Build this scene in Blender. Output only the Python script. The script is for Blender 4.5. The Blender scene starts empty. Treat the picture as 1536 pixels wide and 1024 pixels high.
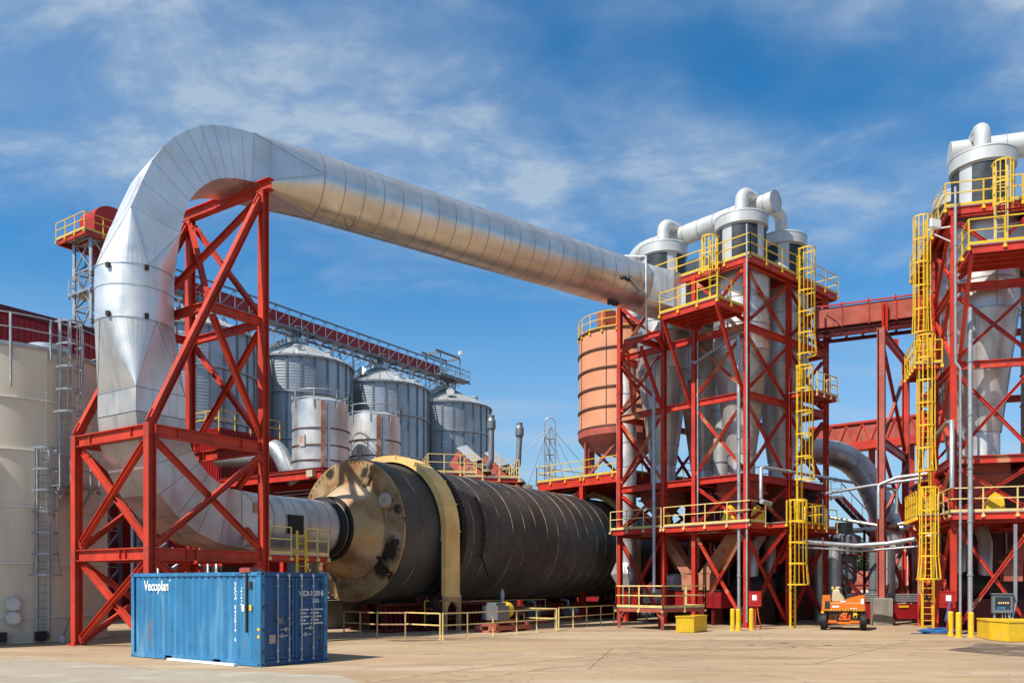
import bpy, math, random
from mathutils import Vector as V, Matrix
random.seed(7)
PI = math.pi
scene = bpy.context.scene
COL = scene.collection
# ------------------------------------------------------------------ helpers
F = 1262.0; HZ = 877.0; EYE = 2.22          # focal length and horizon measured on the photo (1536 px wide), eye height in m
def at(px, py, Y):                            # point at depth Y seen at a pixel of the photo
    return V(((px-768)*Y/F, Y, EYE+(HZ-py)*Y/F))
def gnd(px, py):                              # point of the ground seen at a pixel
    return at(px, py, EYE*F/(py-HZ))
def frame(ox, oy, deg):                       # local x = deg, local y = deg+90
    c, s = math.cos(math.radians(deg)), math.sin(math.radians(deg))
    return lambda x, y, z=0.0: V((ox+c*x-s*y, oy+s*x+c*y, z))
TA = frame(-12.30, 28.58, 56.04)              # duct support frame, dryer, container, silos
TB = frame(12.30, 44.10, 41.70)               # first cyclone tower
AC = 73.5
_c = frame(20.2, 38.5, AC)
_o = _c(0, -8.73)
TC = frame(_o.x, _o.y, AC)                    # second cyclone tower

class MB:
    def __init__(s): s.v = []; s.f = []; s.s = []
    def add(s, vs, fs, smooth=False):
        n = len(s.v); s.v += [V(p) for p in vs]
        for f in fs: s.f.append([i+n for i in f]); s.s.append(smooth)
        return s
    def box(s, c, d, deg=0):
        ca, sa = math.cos(math.radians(deg)), math.sin(math.radians(deg)); c = V(c)
        vs = []
        for z in (-.5, .5):
            for x, y in ((-.5, -.5), (.5, -.5), (.5, .5), (-.5, .5)):
                X, Y = x*d[0], y*d[1]
                vs.append((c.x+ca*X-sa*Y, c.y+sa*X+ca*Y, c.z+z*d[2]))
        return s.add(vs, [(0,3,2,1), (4,5,6,7), (0,1,5,4), (1,2,6,5), (2,3,7,6), (3,0,4,7)])
    def tbox(s, T, x0, x1, y0, y1, z0, z1):  # box in a frame
        vs = [T(x, y, z) for z in (z0, z1) for x, y in ((x0, y0), (x1, y0), (x1, y1), (x0, y1))]
        return s.add(vs, [(0,3,2,1), (4,5,6,7), (0,1,5,4), (1,2,6,5), (2,3,7,6), (3,0,4,7)])
    def axes(s, p, q, up):
        d = (q-p).normalized()
        if abs(d.dot(up)) > .97: up = V((1, 0, 0)) if abs(d.x) < .9 else V((0, 1, 0))
        a = d.cross(up).normalized(); return d, a, a.cross(d).normalized()
    def ext(s, p, q, prof, up=V((0, 0, 1))):  # extrude a closed profile [(a,b)] along p-q
        p, q = V(p), V(q); d, a, b = s.axes(p, q, V(up)); n = len(prof)
        vs = [p+a*x+b*y for x, y in prof]+[q+a*x+b*y for x, y in prof]
        fs = [(i, (i+1) % n, n+(i+1) % n, n+i) for i in range(n)]
        fs += [tuple(range(n-1, -1, -1)), tuple(range(n, 2*n))]
        return s.add(vs, fs)
    def bar(s, p, q, w, h=None, up=V((0, 0, 1))):
        h = h or w; x, y = w/2, h/2
        return s.ext(p, q, [(-x, -y), (x, -y), (x, y), (-x, y)], up)
    def ib(s, p, q, w, h, up=V((0, 0, 1)), t=None):   # wide-flange section
        t = t or max(.022, h*.09); x, y, k = w/2, h/2, t*.35
        return s.ext(p, q, [(-x, -y), (x, -y), (x, -y+t), (k, -y+t), (k, y-t), (x, y-t), (x, y), (-x, y), (-x, y-t), (-k, y-t), (-k, -y+t), (-x, -y+t)], up)
    def tube(s, pts, r, n=10, caps=True, smooth=True):
        pts = [V(p) for p in pts]; m = len(pts); rr = r if isinstance(r, (list, tuple)) else [r]*m
        d0 = (pts[1]-pts[0]).normalized(); up = V((0, 0, 1)) if abs(d0.z) < .9 else V((1, 0, 0))
        a = d0.cross(up).normalized(); vs = []
        for i in range(m):
            if i == 0: d = d0
            elif i == m-1: d = (pts[i]-pts[i-1]).normalized()
            else: d = ((pts[i]-pts[i-1]).normalized()+(pts[i+1]-pts[i]).normalized()).normalized()
            a = (a-d*a.dot(d)).normalized(); b = d.cross(a)
            k = 1.0
            if 0 < i < m-1: k = 1/max(.5, d.dot((pts[i]-pts[i-1]).normalized()))
            for j in range(n):
                t = 2*PI*j/n; vs.append(pts[i]+(a*math.cos(t)+b*math.sin(t))*rr[i]*(1+(k-1)*.5))
        fs = [(i*n+j, i*n+(j+1) % n, (i+1)*n+(j+1) % n, (i+1)*n+j) for i in range(m-1) for j in range(n)]
        s.add(vs, fs, smooth)
        if caps: s.add(vs[:n], [tuple(range(n-1, -1, -1))]); s.add(vs[-n:], [tuple(range(n))])
        return s
    def lathe(s, prof, o=(0, 0, 0), axis=(0, 0, 1), n=32, a0=0., a1=360., smooth=True, ref=None):
        o = V(o); d = V(axis).normalized()      # prof = [(r, h)], own vertices per segment -> hard edges between segments
        if ref is None: ref = V((1, 0, 0)) if abs(d.x) < .9 else V((0, 1, 0))
        a = (V(ref)-d*V(ref).dot(d)).normalized(); b = d.cross(a)
        full = abs(a1-a0-360) < 1e-6; m = n if full else n+1
        for (r0, h0), (r1, h1) in zip(prof, prof[1:]):
            vs = []
            for r, h in ((r0, h0), (r1, h1)):
                for j in range(m):
                    t = math.radians(a0+(a1-a0)*j/n); vs.append(o+d*h+(a*math.cos(t)+b*math.sin(t))*r)
            s.add(vs, [(j, (j+1) % m, m+(j+1) % m, m+j) for j in range(n)], smooth)
        return s
    def disc(s, o, axis, r, n=32):
        o = V(o); d = V(axis).normalized(); up = V((0, 0, 1)) if abs(d.z) < .9 else V((1, 0, 0))
        a = d.cross(up).normalized(); b = d.cross(a)
        return s.add([o+(a*math.cos(2*PI*j/n)+b*math.sin(2*PI*j/n))*r for j in range(n)], [tuple(range(n))])
    def cyl(s, p, q, r, n=16, r2=None):
        return s.tube([p, q], [r, r if r2 is None else r2], n)
    def loft(s, rings, smooth=False, caps=True, closed=True):
        n = len(rings[0])
        for A, B in zip(rings, rings[1:]):
            s.add(list(A)+list(B), [(j, (j+1) % n, n+(j+1) % n, n+j) for j in range(n if closed else n-1)], smooth)
        if caps: s.add(rings[0], [tuple(range(n-1, -1, -1))]); s.add(rings[-1], [tuple(range(n))])
        return s
    def build(s, name, mat, parent=None, local=False):
        me = bpy.data.meshes.new(name); inv = None; loc = V((0, 0, 0))
        if parent is None:
            xs = [p.x for p in s.v]; ys = [p.y for p in s.v]
            loc = V(((min(xs)+max(xs))/2, (min(ys)+max(ys))/2, min(p.z for p in s.v)))
            vs = [p-loc for p in s.v]
        elif local: vs = s.v
        else:
            r = parent
            while r.parent: r = r.parent
            inv = r.matrix_basis.inverted(); vs = [inv @ p for p in s.v]
        me.from_pydata([tuple(p) for p in vs], [], s.f); me.polygons.foreach_set('use_smooth', s.s)
        me.materials.append(mat); me.update()
        o = bpy.data.objects.new(name, me); COL.objects.link(o)
        if parent is None: o.location = loc
        else: o.parent = parent
        return o
def tag(o, label, cat, group=None):
    o['label'] = label; o['category'] = cat
    if group: o['group'] = group
    return o
def thing(name, label, cat, loc=(0, 0, 0), deg=0, group=None):
    o = bpy.data.objects.new(name, None); COL.objects.link(o); o.empty_display_size = .3
    loc = V(loc); o.matrix_basis = Matrix.Translation(loc) @ Matrix.Rotation(math.radians(deg), 4, 'Z')
    return tag(o, label, cat, group)
def struct(o, kind='structure'): o['kind'] = kind; return o
def copy_tree(o, parent=None):
    c = o.copy(); COL.objects.link(c)
    if parent: c.parent = parent
    for ch in [k for k in bpy.data.objects if k.parent == o]: copy_tree(ch, c)
    return c
def copy_to(o, loc, deg, label):
    c = copy_tree(o); c.matrix_basis = Matrix.Translation(V(loc)) @ Matrix.Rotation(math.radians(deg), 4, 'Z'); c['label'] = label
    return c
def text_geo(body, size):
    cu = bpy.data.curves.new('t', 'FONT'); cu.body = body; cu.size = size; cu.align_x = 'LEFT'; cu.offset = size*.022
    o = bpy.data.objects.new('t', cu); COL.objects.link(o)
    dg = bpy.context.evaluated_depsgraph_get(); me = bpy.data.meshes.new_from_object(o.evaluated_get(dg))
    vs = [v.co.copy() for v in me.vertices]; fs = [tuple(p.vertices) for p in me.polygons]
    bpy.data.objects.remove(o); bpy.data.curves.remove(cu); bpy.data.meshes.remove(me)
    return vs, fs
def text_mb(mb, body, size, org, xd, yd, sx=1.0, shear=0.):
    vs, fs = text_geo(body, size); return mb.add([V(org)+V(xd)*(p.x*sx+p.y*shear)+V(yd)*p.y for p in vs], fs)
def arc(c, r, a0, a1, n, e1, e2):             # points of an arc in the plane e1,e2
    return [V(c)+V(e1)*r*math.cos(math.radians(a0+(a1-a0)*i/n))+V(e2)*r*math.sin(math.radians(a0+(a1-a0)*i/n)) for i in range(n+1)]
Z = V((0, 0, 1))
# ------------------------------------------------------------------ materials
def mat(name, col, rough=.5, metal=0., var=.25, vs=1.2, stains=(), bump=0., bs=18., rv=0., spec=.4, wave=None, vstretch=None):
    kk = .74 if metal < .5 else 1.0; col = tuple(c*kk for c in col); stains = [(tuple(c*kk for c in s_[0]), *s_[1:]) for s_ in stains]
    m = bpy.data.materials.new(name); m.use_nodes = True; nt = m.node_tree; N = nt.nodes; L = nt.links
    b = N['Principled BSDF']; b.inputs['Metallic'].default_value = metal; b.inputs['Roughness'].default_value = rough
    b.inputs['Specular IOR Level'].default_value = spec
    g = N.new('ShaderNodeNewGeometry'); pos = g.outputs['Position']
    if vstretch:
        mp = N.new('ShaderNodeMapping'); mp.inputs['Scale'].default_value = vstretch; L.new(pos, mp.inputs['Vector']); pos = mp.outputs[0]
    def noise(scale, detail=5, src=None, dist=0.):
        n = N.new('ShaderNodeTexNoise'); n.inputs['Scale'].default_value = scale; n.inputs['Detail'].default_value = detail
        n.inputs['Distortion'].default_value = dist; L.new(src or pos, n.inputs['Vector']); return n.outputs['Fac']
    def rng(src, a, b_, c, d):
        r = N.new('ShaderNodeMapRange'); r.inputs[1].default_value = a; r.inputs[2].default_value = b_
        r.inputs[3].default_value = c; r.inputs[4].default_value = d; L.new(src, r.inputs[0]); return r.outputs[0]
    rgb = N.new('ShaderNodeRGB'); rgb.outputs[0].default_value = (*col, 1); c = rgb.outputs[0]
    n1 = noise(vs)
    if var:
        mx = N.new('ShaderNodeMixRGB'); mx.blend_type = 'MULTIPLY'; mx.inputs[0].default_value = 1
        v = rng(n1, .3, .7, 1-var, 1+var*.5); L.new(c, mx.inputs[1]); L.new(v, mx.inputs[2]); c = mx.outputs[0]
    for sc, scale, lo, hi, amt in stains[:]:
        src = g.outputs['Position']
        if isinstance(scale, tuple):
            mp = N.new('ShaderNodeMapping'); mp.inputs['Scale'].default_value = scale; mp.inputs['Location'].default_value = (random.random()*9,)*3
            L.new(src, mp.inputs['Vector']); src = mp.outputs[0]; scale = 1.0
        f = rng(noise(scale, 7, src, .3), lo, hi, 0, amt)
        mx = N.new('ShaderNodeMixRGB'); mx.inputs[2].default_value = (*sc, 1); L.new(f, mx.inputs[0]); L.new(c, mx.inputs[1]); c = mx.outputs[0]
    L.new(c, b.inputs['Base Color'])
    if rv: L.new(rng(noise(vs*2.3), .3, .7, rough-rv, rough+rv), b.inputs['Roughness'])
    hsrc = None
    if bump: hsrc = noise(bs, 6)
    if wave:                                   # (axis vector, per metre, strength)
        d = N.new('ShaderNodeVectorMath'); d.operation = 'DOT_PRODUCT'; d.inputs[1].default_value = wave[0]; L.new(g.outputs['Position'], d.inputs[0])
        mm = N.new('ShaderNodeMath'); mm.operation = 'MULTIPLY'; mm.inputs[1].default_value = wave[1]*2*PI; L.new(d.outputs['Value'], mm.inputs[0])
        sn = N.new('ShaderNodeMath'); sn.operation = 'SINE'; L.new(mm.outputs[0], sn.inputs[0]); hsrc = sn.outputs[0]; bump = wave[2]
    if hsrc is not None:
        bp = N.new('ShaderNodeBump'); bp.inputs['Strength'].default_value = min(1, bump if not wave else 1); bp.inputs['Distance'].default_value = .02 if not wave else bump
        L.new(hsrc, bp.inputs['Height']); L.new(bp.outputs[0], b.inputs['Normal'])
    return m
M = {}
RUST = (.16, .06, .025)
M['red'] = mat('red paint', (.68, .046, .022), .5, var=.3, vs=.9, stains=[((.26, .02, .015), (2.2, 2.2, .25), .54, .74, .45), ((.50, .16, .09), 1.3, .60, .72, .55), ((.10, .03, .02), 5, .62, .75, .5)])
M['redfade'] = mat('faded red paint', (.68, .048, .024), .5, var=.3, vs=.8, stains=[((.66, .30, .15), .62, .545, .58, .92), ((.56, .11, .06), 2.2, .52, .65, .7)])
M['redframe'] = mat('red primer steel', (.70, .058, .025), .55, var=.3, vs=.7, stains=[((.24, .025, .015), (2.5, 2.5, .3), .52, .72, .55), ((.20, .03, .02), 4, .58, .75, .6), ((.55, .10, .05), 1.1, .55, .75, .5)])
M['pink'] = mat('sun bleached red paint', (.50, .11, .075), .6, var=.3, stains=[((.5, .3, .2), 2, .6, .7, .5), (RUST, 3, .62, .75, .6)])
M['salmon'] = mat('salmon primer', (.55, .24, .14), .6, var=.25, stains=[((.33, .04, .025), 1.6, .56, .66, .7)])
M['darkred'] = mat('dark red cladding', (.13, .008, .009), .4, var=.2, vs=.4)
M['bldred'] = mat('maroon sheet cladding', (.36, .014, .018), .42, var=.2, vs=.35)
M['yellow'] = mat('yellow paint', (.98, .62, .025), .45, var=.2, vs=2.5, stains=[((.55, .40, .16), 2.5, .56, .7, .5), (RUST, 8, .66, .74, .5)])
M['cream'] = mat('faded yellow paint', (.98, .72, .27), .5, var=.2, vs=2.5, stains=[((.6, .5, .3), 3, .52, .7, .6), (RUST, 7, .62, .72, .5)])
M['steel'] = mat('stainless cladding', (.70, .69, .675), .48, .82, var=.22, vs=.45, rv=.1, stains=[((.38, .34, .31), (2.6, 2.6, .35), .52, .76, .6), ((.42, .34, .27), .6, .56, .74, .4)], bump=.03, bs=2)
M['alum'] = mat('aluminium jacketing', (.76, .75, .735), .48, .84, var=.16, vs=.6, rv=.1, stains=[((.42, .385, .35), (3, 3, .3), .54, .78, .5), ((.46, .37, .28), .5, .58, .76, .35)], bump=.03, bs=1.6)
M['bright'] = mat('polished jacketing', (.66, .64, .62), .36, .9, var=.18, vs=.6, rv=.08, stains=[((.44, .39, .34), (3, 3, .3), .54, .78, .5), ((.46, .35, .25), .5, .56, .74, .4)], bump=.03, bs=1.6)
M['dull'] = mat('dull stainless', (.56, .54, .52), .42, .62, var=.25, vs=.5, rv=.08, stains=[((.3, .26, .22), (2, 2, .3), .5, .75, .6)], bump=.05, bs=3)
M['galv'] = mat('galvanised steel', (.36, .38, .40), .45, .6, var=.2, vs=3, rv=.08)
M['galvlt'] = mat('bright galvanised pipe', (.40, .42, .44), .48, .6, var=.2, vs=3, rv=.08)
M['white'] = mat('white coated metal', (.72, .72, .70), .4, .25, var=.15, vs=.8, stains=[((.45, .42, .38), (3, 3, .4), .58, .8, .5)])
M['silo'] = mat('corrugated galvanised sheet', (.36, .40, .44), .42, .6, var=.28, vs=.35, rv=.1, stains=[((.30, .17, .08), (1.6, 1.6, .10), .60, .76, .55)], wave=((0, 0, 1), 4.4, .006))
M['siloroof'] = mat('galvanised roof sheet', (.52, .53, .54), .42, .5, var=.2, vs=.4, stains=[((.4, .33, .25), 1, .6, .75, .5)])
M['beige'] = mat('beige tank paint', (.80, .71, .565), .55, var=.12, vs=.3, stains=[((.36, .30, .21), (1.2, 1.2, .12), .52, .8, .55), ((.10, .085, .07), (.3, .3, .3), .56, .78, .6)])
M['orange_t'] = mat('orange primer', (.88, .375, .20), .6, var=.16, vs=.5, stains=[((.72, .28, .13), (1.3, 1.3, .12), .54, .78, .5)])
M['drum'] = mat('blackened steel shell', (.125, .118, .112), .47, .2, var=.35, vs=.5, rv=.1, stains=[((.13, .115, .10), (.5, .5, .25), .52, .76, .55), ((.03, .027, .025), .35, .57, .75, .6)])
M['band'] = mat('rusty strap', (.62, .47, .32), .5, .1, var=.35, vs=2, stains=[((.30, .13, .07), 1.1, .5, .6, .8), ((.09, .08, .075), .55, .47, .60, .97)])
M['head'] = mat('scorched tan plate', (.50, .335, .17), .5, .15, var=.34, vs=.8, stains=[((.66, .54, .38), .5, .5, .66, .75), ((.27, .12, .04), .75, .48, .66, .85), ((.13, .065, .03), 2.4, .55, .70, .7), ((.018, .015, .012), .60, .565, .64, .95)], bump=.12, bs=4)
M['hoop'] = mat('ochre hoop paint', (.98, .67, .25), .5, var=.22, vs=.8, stains=[((.60, .32, .10), (1.5, 1.5, .4), .54, .74, .6)])
M['ochre'] = mat('weathered tan post', (.62, .38, .20), .6, var=.3, stains=[(RUST, 2, .5, .7, .6)])
M['black'] = mat('black rubber', (.015, .015, .015), .6, var=.3)
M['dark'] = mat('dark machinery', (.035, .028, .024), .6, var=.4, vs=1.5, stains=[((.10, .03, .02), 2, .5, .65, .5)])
M['screen'] = mat('dark screen panel', (.045, .055, .065), .5, .2, var=.5, vs=2.5, bump=.5, bs=4)
M['blue'] = mat('blue container paint', (.045, .24, .48), .42, var=.16, vs=1, stains=[((.20, .46, .66), (3.2, 3.2, .35), .53, .68, .75), ((.03, .13, .27), (1.2, 1.2, .5), .54, .70, .6), ((.30, .17, .10), (3.5, 3.5, .6), .66, .74, .7), ((.012, .07, .17), 1.8, .62, .72, .5), ((.14, .08, .05), 6, .70, .76, .6)])
M['bluedk'] = mat('blue door paint', (.016, .105, .28), .45, var=.2, vs=1, stains=[((.10, .12, .15), (1.5, 1.5, .8), .56, .74, .55), ((.14, .08, .05), 6, .68, .76, .6)])
M['letter'] = mat('white lettering', (1, 1, .98), .5, var=.06)
M['rod'] = mat('zinc rod', (.35, .38, .42), .4, .5)
M['conc'] = mat('cast concrete', (.33, .29, .23), .85, var=.25, vs=1.5, stains=[((.14, .12, .10), (1.5, 1.5, .5), .55, .75, .6)], bump=.2, bs=14)
M['orange'] = mat('orange lift paint', (.80, .20, .015), .38, var=.12, vs=2, stains=[((.25, .10, .04), 5, .62, .74, .4)])
M['ivory'] = mat('cream plastic', (.62, .52, .33), .5, var=.15)
M['rope'] = mat('blue rope', (.02, .15, .42), .6, var=.3, vs=8)
M['signred'] = mat('bright red enamel', (.50, .02, .015), .4, var=.12)
M['grey'] = mat('grey enamel', (.22, .24, .26), .45, .2, var=.2)
M['chalk'] = mat('bleached peeling paint', (.58, .50, .45), .7, var=.25, vs=3, stains=[((.45, .14, .10), 2.5, .55, .62, .8)])
M['bark'] = mat('bark', (.06, .045, .03), .9)
M['cone'] = mat('golden brown cone steel', (.56, .35, .16), .46, .2, var=.3, vs=.6, stains=[((.74, .60, .42), .45, .52, .66, .6), ((.30, .13, .04), .7, .48, .66, .8)], bump=.08, bs=3)
def spots(m, pts, col, soft=.55):              # soot marks with their own place and shape
    nt = m.node_tree; N = nt.nodes; L = nt.links; b = N['Principled BSDF']; old = b.inputs['Base Color'].links[0].from_socket
    g = N.new('ShaderNodeNewGeometry'); n = N.new('ShaderNodeTexNoise'); n.inputs['Scale'].default_value = 1.6; n.inputs['Detail'].default_value = 7; L.new(g.outputs['Position'], n.inputs['Vector'])
    for p, r in pts:
        d = N.new('ShaderNodeVectorMath'); d.operation = 'DISTANCE'; d.inputs[1].default_value = p; L.new(g.outputs['Position'], d.inputs[0])
        a = N.new('ShaderNodeMath'); a.operation = 'MULTIPLY_ADD'; a.inputs[1].default_value = r*2.4; L.new(n.outputs['Fac'], a.inputs[0]); 
        q = N.new('ShaderNodeMath'); q.operation = 'MULTIPLY'; q.inputs[1].default_value = -1; L.new(d.outputs['Value'], q.inputs[0]); L.new(q.outputs[0], a.inputs[2])
        k = N.new('ShaderNodeMapRange'); k.inputs[1].default_value = 0; k.inputs[2].default_value = r*soft; k.inputs[3].default_value = 0; k.inputs[4].default_value = .93; L.new(a.outputs[0], k.inputs[0])
        mx = N.new('ShaderNodeMixRGB'); mx.inputs[2].default_value = (*col, 1); L.new(k.outputs[0], mx.inputs[0]); L.new(old, mx.inputs[1]); old = mx.outputs[0]
    L.new(old, b.inputs['Base Color'])
M['rustbr'] = mat('rust brown steel', (.17, .075, .05), .6, .1, var=.35, vs=2)
M['rustpk'] = mat('faded rust strip', (.36, .17, .12), .55, .2, var=.35, vs=1.2, stains=[((.5, .45, .42), 2, .52, .66, .7)])
M['galvdk'] = mat('dark galvanised steel', (.20, .215, .235), .5, .5, var=.25, vs=3)
M['leaf'] = mat('leaves', (.055, .105, .03), .7, var=.6, vs=.5)
M['debris'] = mat('dusty wood debris', (.46, .36, .24), .85, var=.4, vs=3, stains=[((.2, .17, .14), 1.8, .5, .6, .8)], bump=.6, bs=7)
# ------------------------------------------------------------------ camera, sun, sky
cd = bpy.data.cameras.new('camera'); cam = bpy.data.objects.new('camera', cd); COL.objects.link(cam)
cam.location = (0, 0, EYE); cam.rotation_euler = (PI/2, 0, 0); cd.sensor_width = 36; cd.lens = 36*F/1536
cd.shift_y = (HZ-512)/1536; cd.clip_end = 6000; cd.clip_start = .1; scene.camera = cam
SUN = V((-.743*math.cos(math.radians(52)), -.669*math.cos(math.radians(52)), math.sin(math.radians(52)))).normalized()
sl = bpy.data.lights.new('sun', 'SUN'); sl.energy = 5.0; sl.angle = math.radians(.5); sl.color = (1, .93, .83)
so = bpy.data.objects.new('sun', sl); COL.objects.link(so); so.rotation_euler = SUN.to_track_quat('Z', 'Y').to_euler()
w = bpy.data.worlds.new('World'); scene.world = w; w.use_nodes = True
nt = w.node_tree; N = nt.nodes; L = nt.links; bg = N['Background']
sky = N.new('ShaderNodeTexSky'); sky.sky_type = 'NISHITA'; sky.sun_disc = False
sky.sun_elevation = math.asin(SUN.z); sky.sun_rotation = math.atan2(SUN.x, SUN.y); sky.air_density = 1.0; sky.dust_density = .6; sky.ozone_density = 2.6
hs = N.new('ShaderNodeHueSaturation'); gm_ = N.new('ShaderNodeMixRGB'); gm_.blend_type = 'MULTIPLY'; gm_.inputs[0].default_value = 1; gm_.inputs[2].default_value = (.27, 1.02, 1.40, 1); L.new(sky.outputs[0], gm_.inputs[1])
hs.inputs['Saturation'].default_value = 1.0; hs.inputs['Value'].default_value = .95; L.new(gm_.outputs[0], hs.inputs['Color'])
tc = N.new('ShaderNodeTexCoord'); sx = N.new('ShaderNodeSeparateXYZ'); L.new(tc.outputs['Generated'], sx.inputs[0])
def mth(op, a, b=None, c=None):
    n = N.new('ShaderNodeMath'); n.operation = op; n.use_clamp = False
    for i, k in enumerate((a, b, c)):
        if k is None: continue
        if isinstance(k, (int, float)): n.inputs[i].default_value = k
        else: L.new(k, n.inputs[i])
    return n.outputs[0]
zz = mth('ADD', mth('MAXIMUM', sx.outputs[2], .0), .16)
cx = N.new('ShaderNodeCombineXYZ'); L.new(mth('DIVIDE', sx.outputs[0], zz), cx.inputs[0]); L.new(mth('DIVIDE', sx.outputs[1], zz), cx.inputs[1])
def cloud(scale, detail, rot, stretch, dist, loc, rough=.6):
    mp = N.new('ShaderNodeMapping'); mp.inputs['Rotation'].default_value = (0, 0, math.radians(rot)); mp.inputs['Scale'].default_value = stretch; mp.inputs['Location'].default_value = loc
    L.new(cx.outputs[0], mp.inputs[0]); n = N.new('ShaderNodeTexNoise'); n.inputs['Scale'].default_value = scale; n.inputs['Detail'].default_value = detail
    n.inputs['Roughness'].default_value = rough; n.inputs['Distortion'].default_value = dist; L.new(mp.outputs[0], n.inputs['Vector']); return n.outputs['Fac']
def mr(src, a, b, c, d):
    r = N.new('ShaderNodeMapRange'); r.interpolation_type = 'SMOOTHSTEP'
    for i, k in enumerate((a, b, c, d)): r.inputs[i+1].default_value = k
    L.new(src, r.inputs[0]); return r.outputs[0]
big = mr(cloud(.95, 4, 15, (1, 1.25, 1), .25, (2.9, 12.4, 0), .55), .27, .57, 0, 1)
wisp = mr(cloud(2.6, 10, 35, (1, 1.6, 1), .55, (.4, 2.3, 0), .62), .28, .74, 0, 1)
puff = mr(cloud(9.0, 8, 10, (1, 1.2, 1), .2, (5.2, .6, 0), .6), .34, .72, .35, 1)
fac = mth('MULTIPLY', big, mth('ADD', .22, mth('MULTIPLY', mth('MULTIPLY', wisp, puff), 1.25)))
elev = mr(sx.outputs[2], .27, .46, .03, 1)
fac = mth('MINIMUM', mth('MULTIPLY', fac, elev), .78)
low = mr(cloud(2.2, 7, 0, (.35, 1.6, 1), .5, (1.2, 7.7, 0)), .45, .72, 0, 1)
hz = mth('MULTIPLY', mr(sx.outputs[2], .40, .04, 0, .92), mth('ADD', mth('MULTIPLY', low, .35), .70))
fac = mth('MAXIMUM', fac, hz)
mx = N.new('ShaderNodeMixRGB'); mx.inputs[2].default_value = (4.2, 5.1, 6.1, 1); L.new(fac, mx.inputs[0]); L.new(hs.outputs[0], mx.inputs[1])
L.new(mx.outputs[0], bg.inputs['Color']); bg.inputs['Strength'].default_value = .084
vs_ = scene.view_settings; vs_.view_transform = 'Standard'; vs_.look = 'None'; vs_.exposure = .50; vs_.gamma = 1; vs_.use_curve_mapping = False
# ------------------------------------------------------------------ ground
gm = mat('dusty yard', (.47, .325, .19), .9, var=.2, vs=.16, stains=[((.54, .42, .285), (.10, .5, 1), .46, .66, .75), ((.28, .185, .105), (.10, .32, 1), .52, .68, .75), ((.36, .25, .15), (.5, 1.6, 1), .52, .66, .6), ((.17, .12, .075), .9, .62, .74, .6), ((.52, .45, .35), 3.5, .60, .72, .5)], bump=.35, bs=9)
sm = mat('worn concrete slab', (.42, .36, .275), .88, var=.14, vs=.3, stains=[((.36, .29, .20), (.25, .7, 1), .50, .66, .6), ((.60, .55, .45), (.8, 1.5, 1), .55, .70, .5), ((.24, .19, .14), 1.7, .63, .74, .5)], bump=.3, bs=12)
g = MB(); g.add([(-3000, -200, 0), (3000, -200, 0), (3000, 5000, 0), (-3000, 5000, 0)], [(0, 1, 2, 3)])
struct(g.build('ground', gm))
def flat(name, pts, z, m):
    b = MB(); b.add([V((p[0], p[1], z)) for p in pts], [tuple(range(len(pts)))]); return struct(b.build(name, m))
slab = [(-30, 25.2), (-14.2, 25.4), (-12.4, 24.3), (-9.2, 22.2), (-6.2, 21.6), (-4.2, 20.6), (-2.5, 17.5), (-2.0, -40), (-30, -40)]
flat('concrete_apron', slab[::-1], .004, sm)
jm = mat('dark joint filler', (.30, .215, .14), .9, var=.3)
jb = MB()
def strip(a, b, w_):
    a = V((a[0], a[1], 0)); b = V((b[0], b[1], 0)); d = (b-a).normalized(); n = V((-d.y, d.x, 0))*w_/2
    jb.add([p+V((0, 0, .008)) for p in (a-n, b-n, b+n, a+n)], [(0, 1, 2, 3)])
for a, b in (((-30, 25.2), (-14.2, 25.4)), ((-12.4, 24.3), (-9.2, 22.2)), ((-9.2, 22.2), (-6.2, 21.6)), ((-6.2, 21.6), (-4.2, 20.6)), ((-5.0, 21.2), (3.5, 29.5)), ((3.5, 29.5), (14, 34.6)), ((-4.2, 20.6), (22, 26.9)), ((8.5, 23.7), (15.5, 33.0)), ((2, 22.1), (3.5, 29.5))):
    strip(a, b, .02)
struct(jb.build('pavement_joints', jm))
wet = mat('oil stained concrete', (.17, .125, .085), .75, var=.4, vs=.8, stains=[((.32, .25, .17), 1.2, .5, .65, .8)])
for i, (x, y, rx, ry) in enumerate(((17.9, 27.3, 2.6, 4.0), (-4.1, 33.6, 1.0, .35))):
    pts = [(x+rx*math.cos(t)*(1+.25*math.sin(3*t+i)), y+ry*math.sin(t)*(1+.2*math.cos(4*t))) for t in [2*PI*k/28 for k in range(28)]]
    flat('ground_stain', pts, .012, wet)
crk = mat('crack dirt', (.12, .085, .055), .95, var=.3)
cb = MB(); rnd = random.Random(5)
for x, y, a, n in ((-13, 23.5, -20, 26), (-9, 20.5, 40, 22), (1, 24.5, 15, 30), (7, 29, -25, 26), (13, 26.5, 160, 24), (9, 33.5, 5, 26), (-2, 29.5, 25, 24), (16, 33.5, 190, 22), (-4, 31.5, -10, 20), (4, 20.3, 60, 20)):
    p = V((x, y, .007)); t = math.radians(a)
    for k in range(n):
        t += rnd.gauss(0, .22); q = p+V((math.cos(t), math.sin(t), 0))*rnd.uniform(.12, .3); nn = V((-math.sin(t), math.cos(t), 0))*rnd.uniform(.003, .009)
        cb.add([p-nn, q-nn, q+nn, p+nn], [(0, 1, 2, 3)]); p = q
struct(cb.build('pavement_cracks', crk))
trk = mat('tyre mark', (.37, .26, .155), .9, var=.2, vs=1.2, stains=[((.49, .355, .215), 1.3, .40, .56, .97)])
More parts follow.
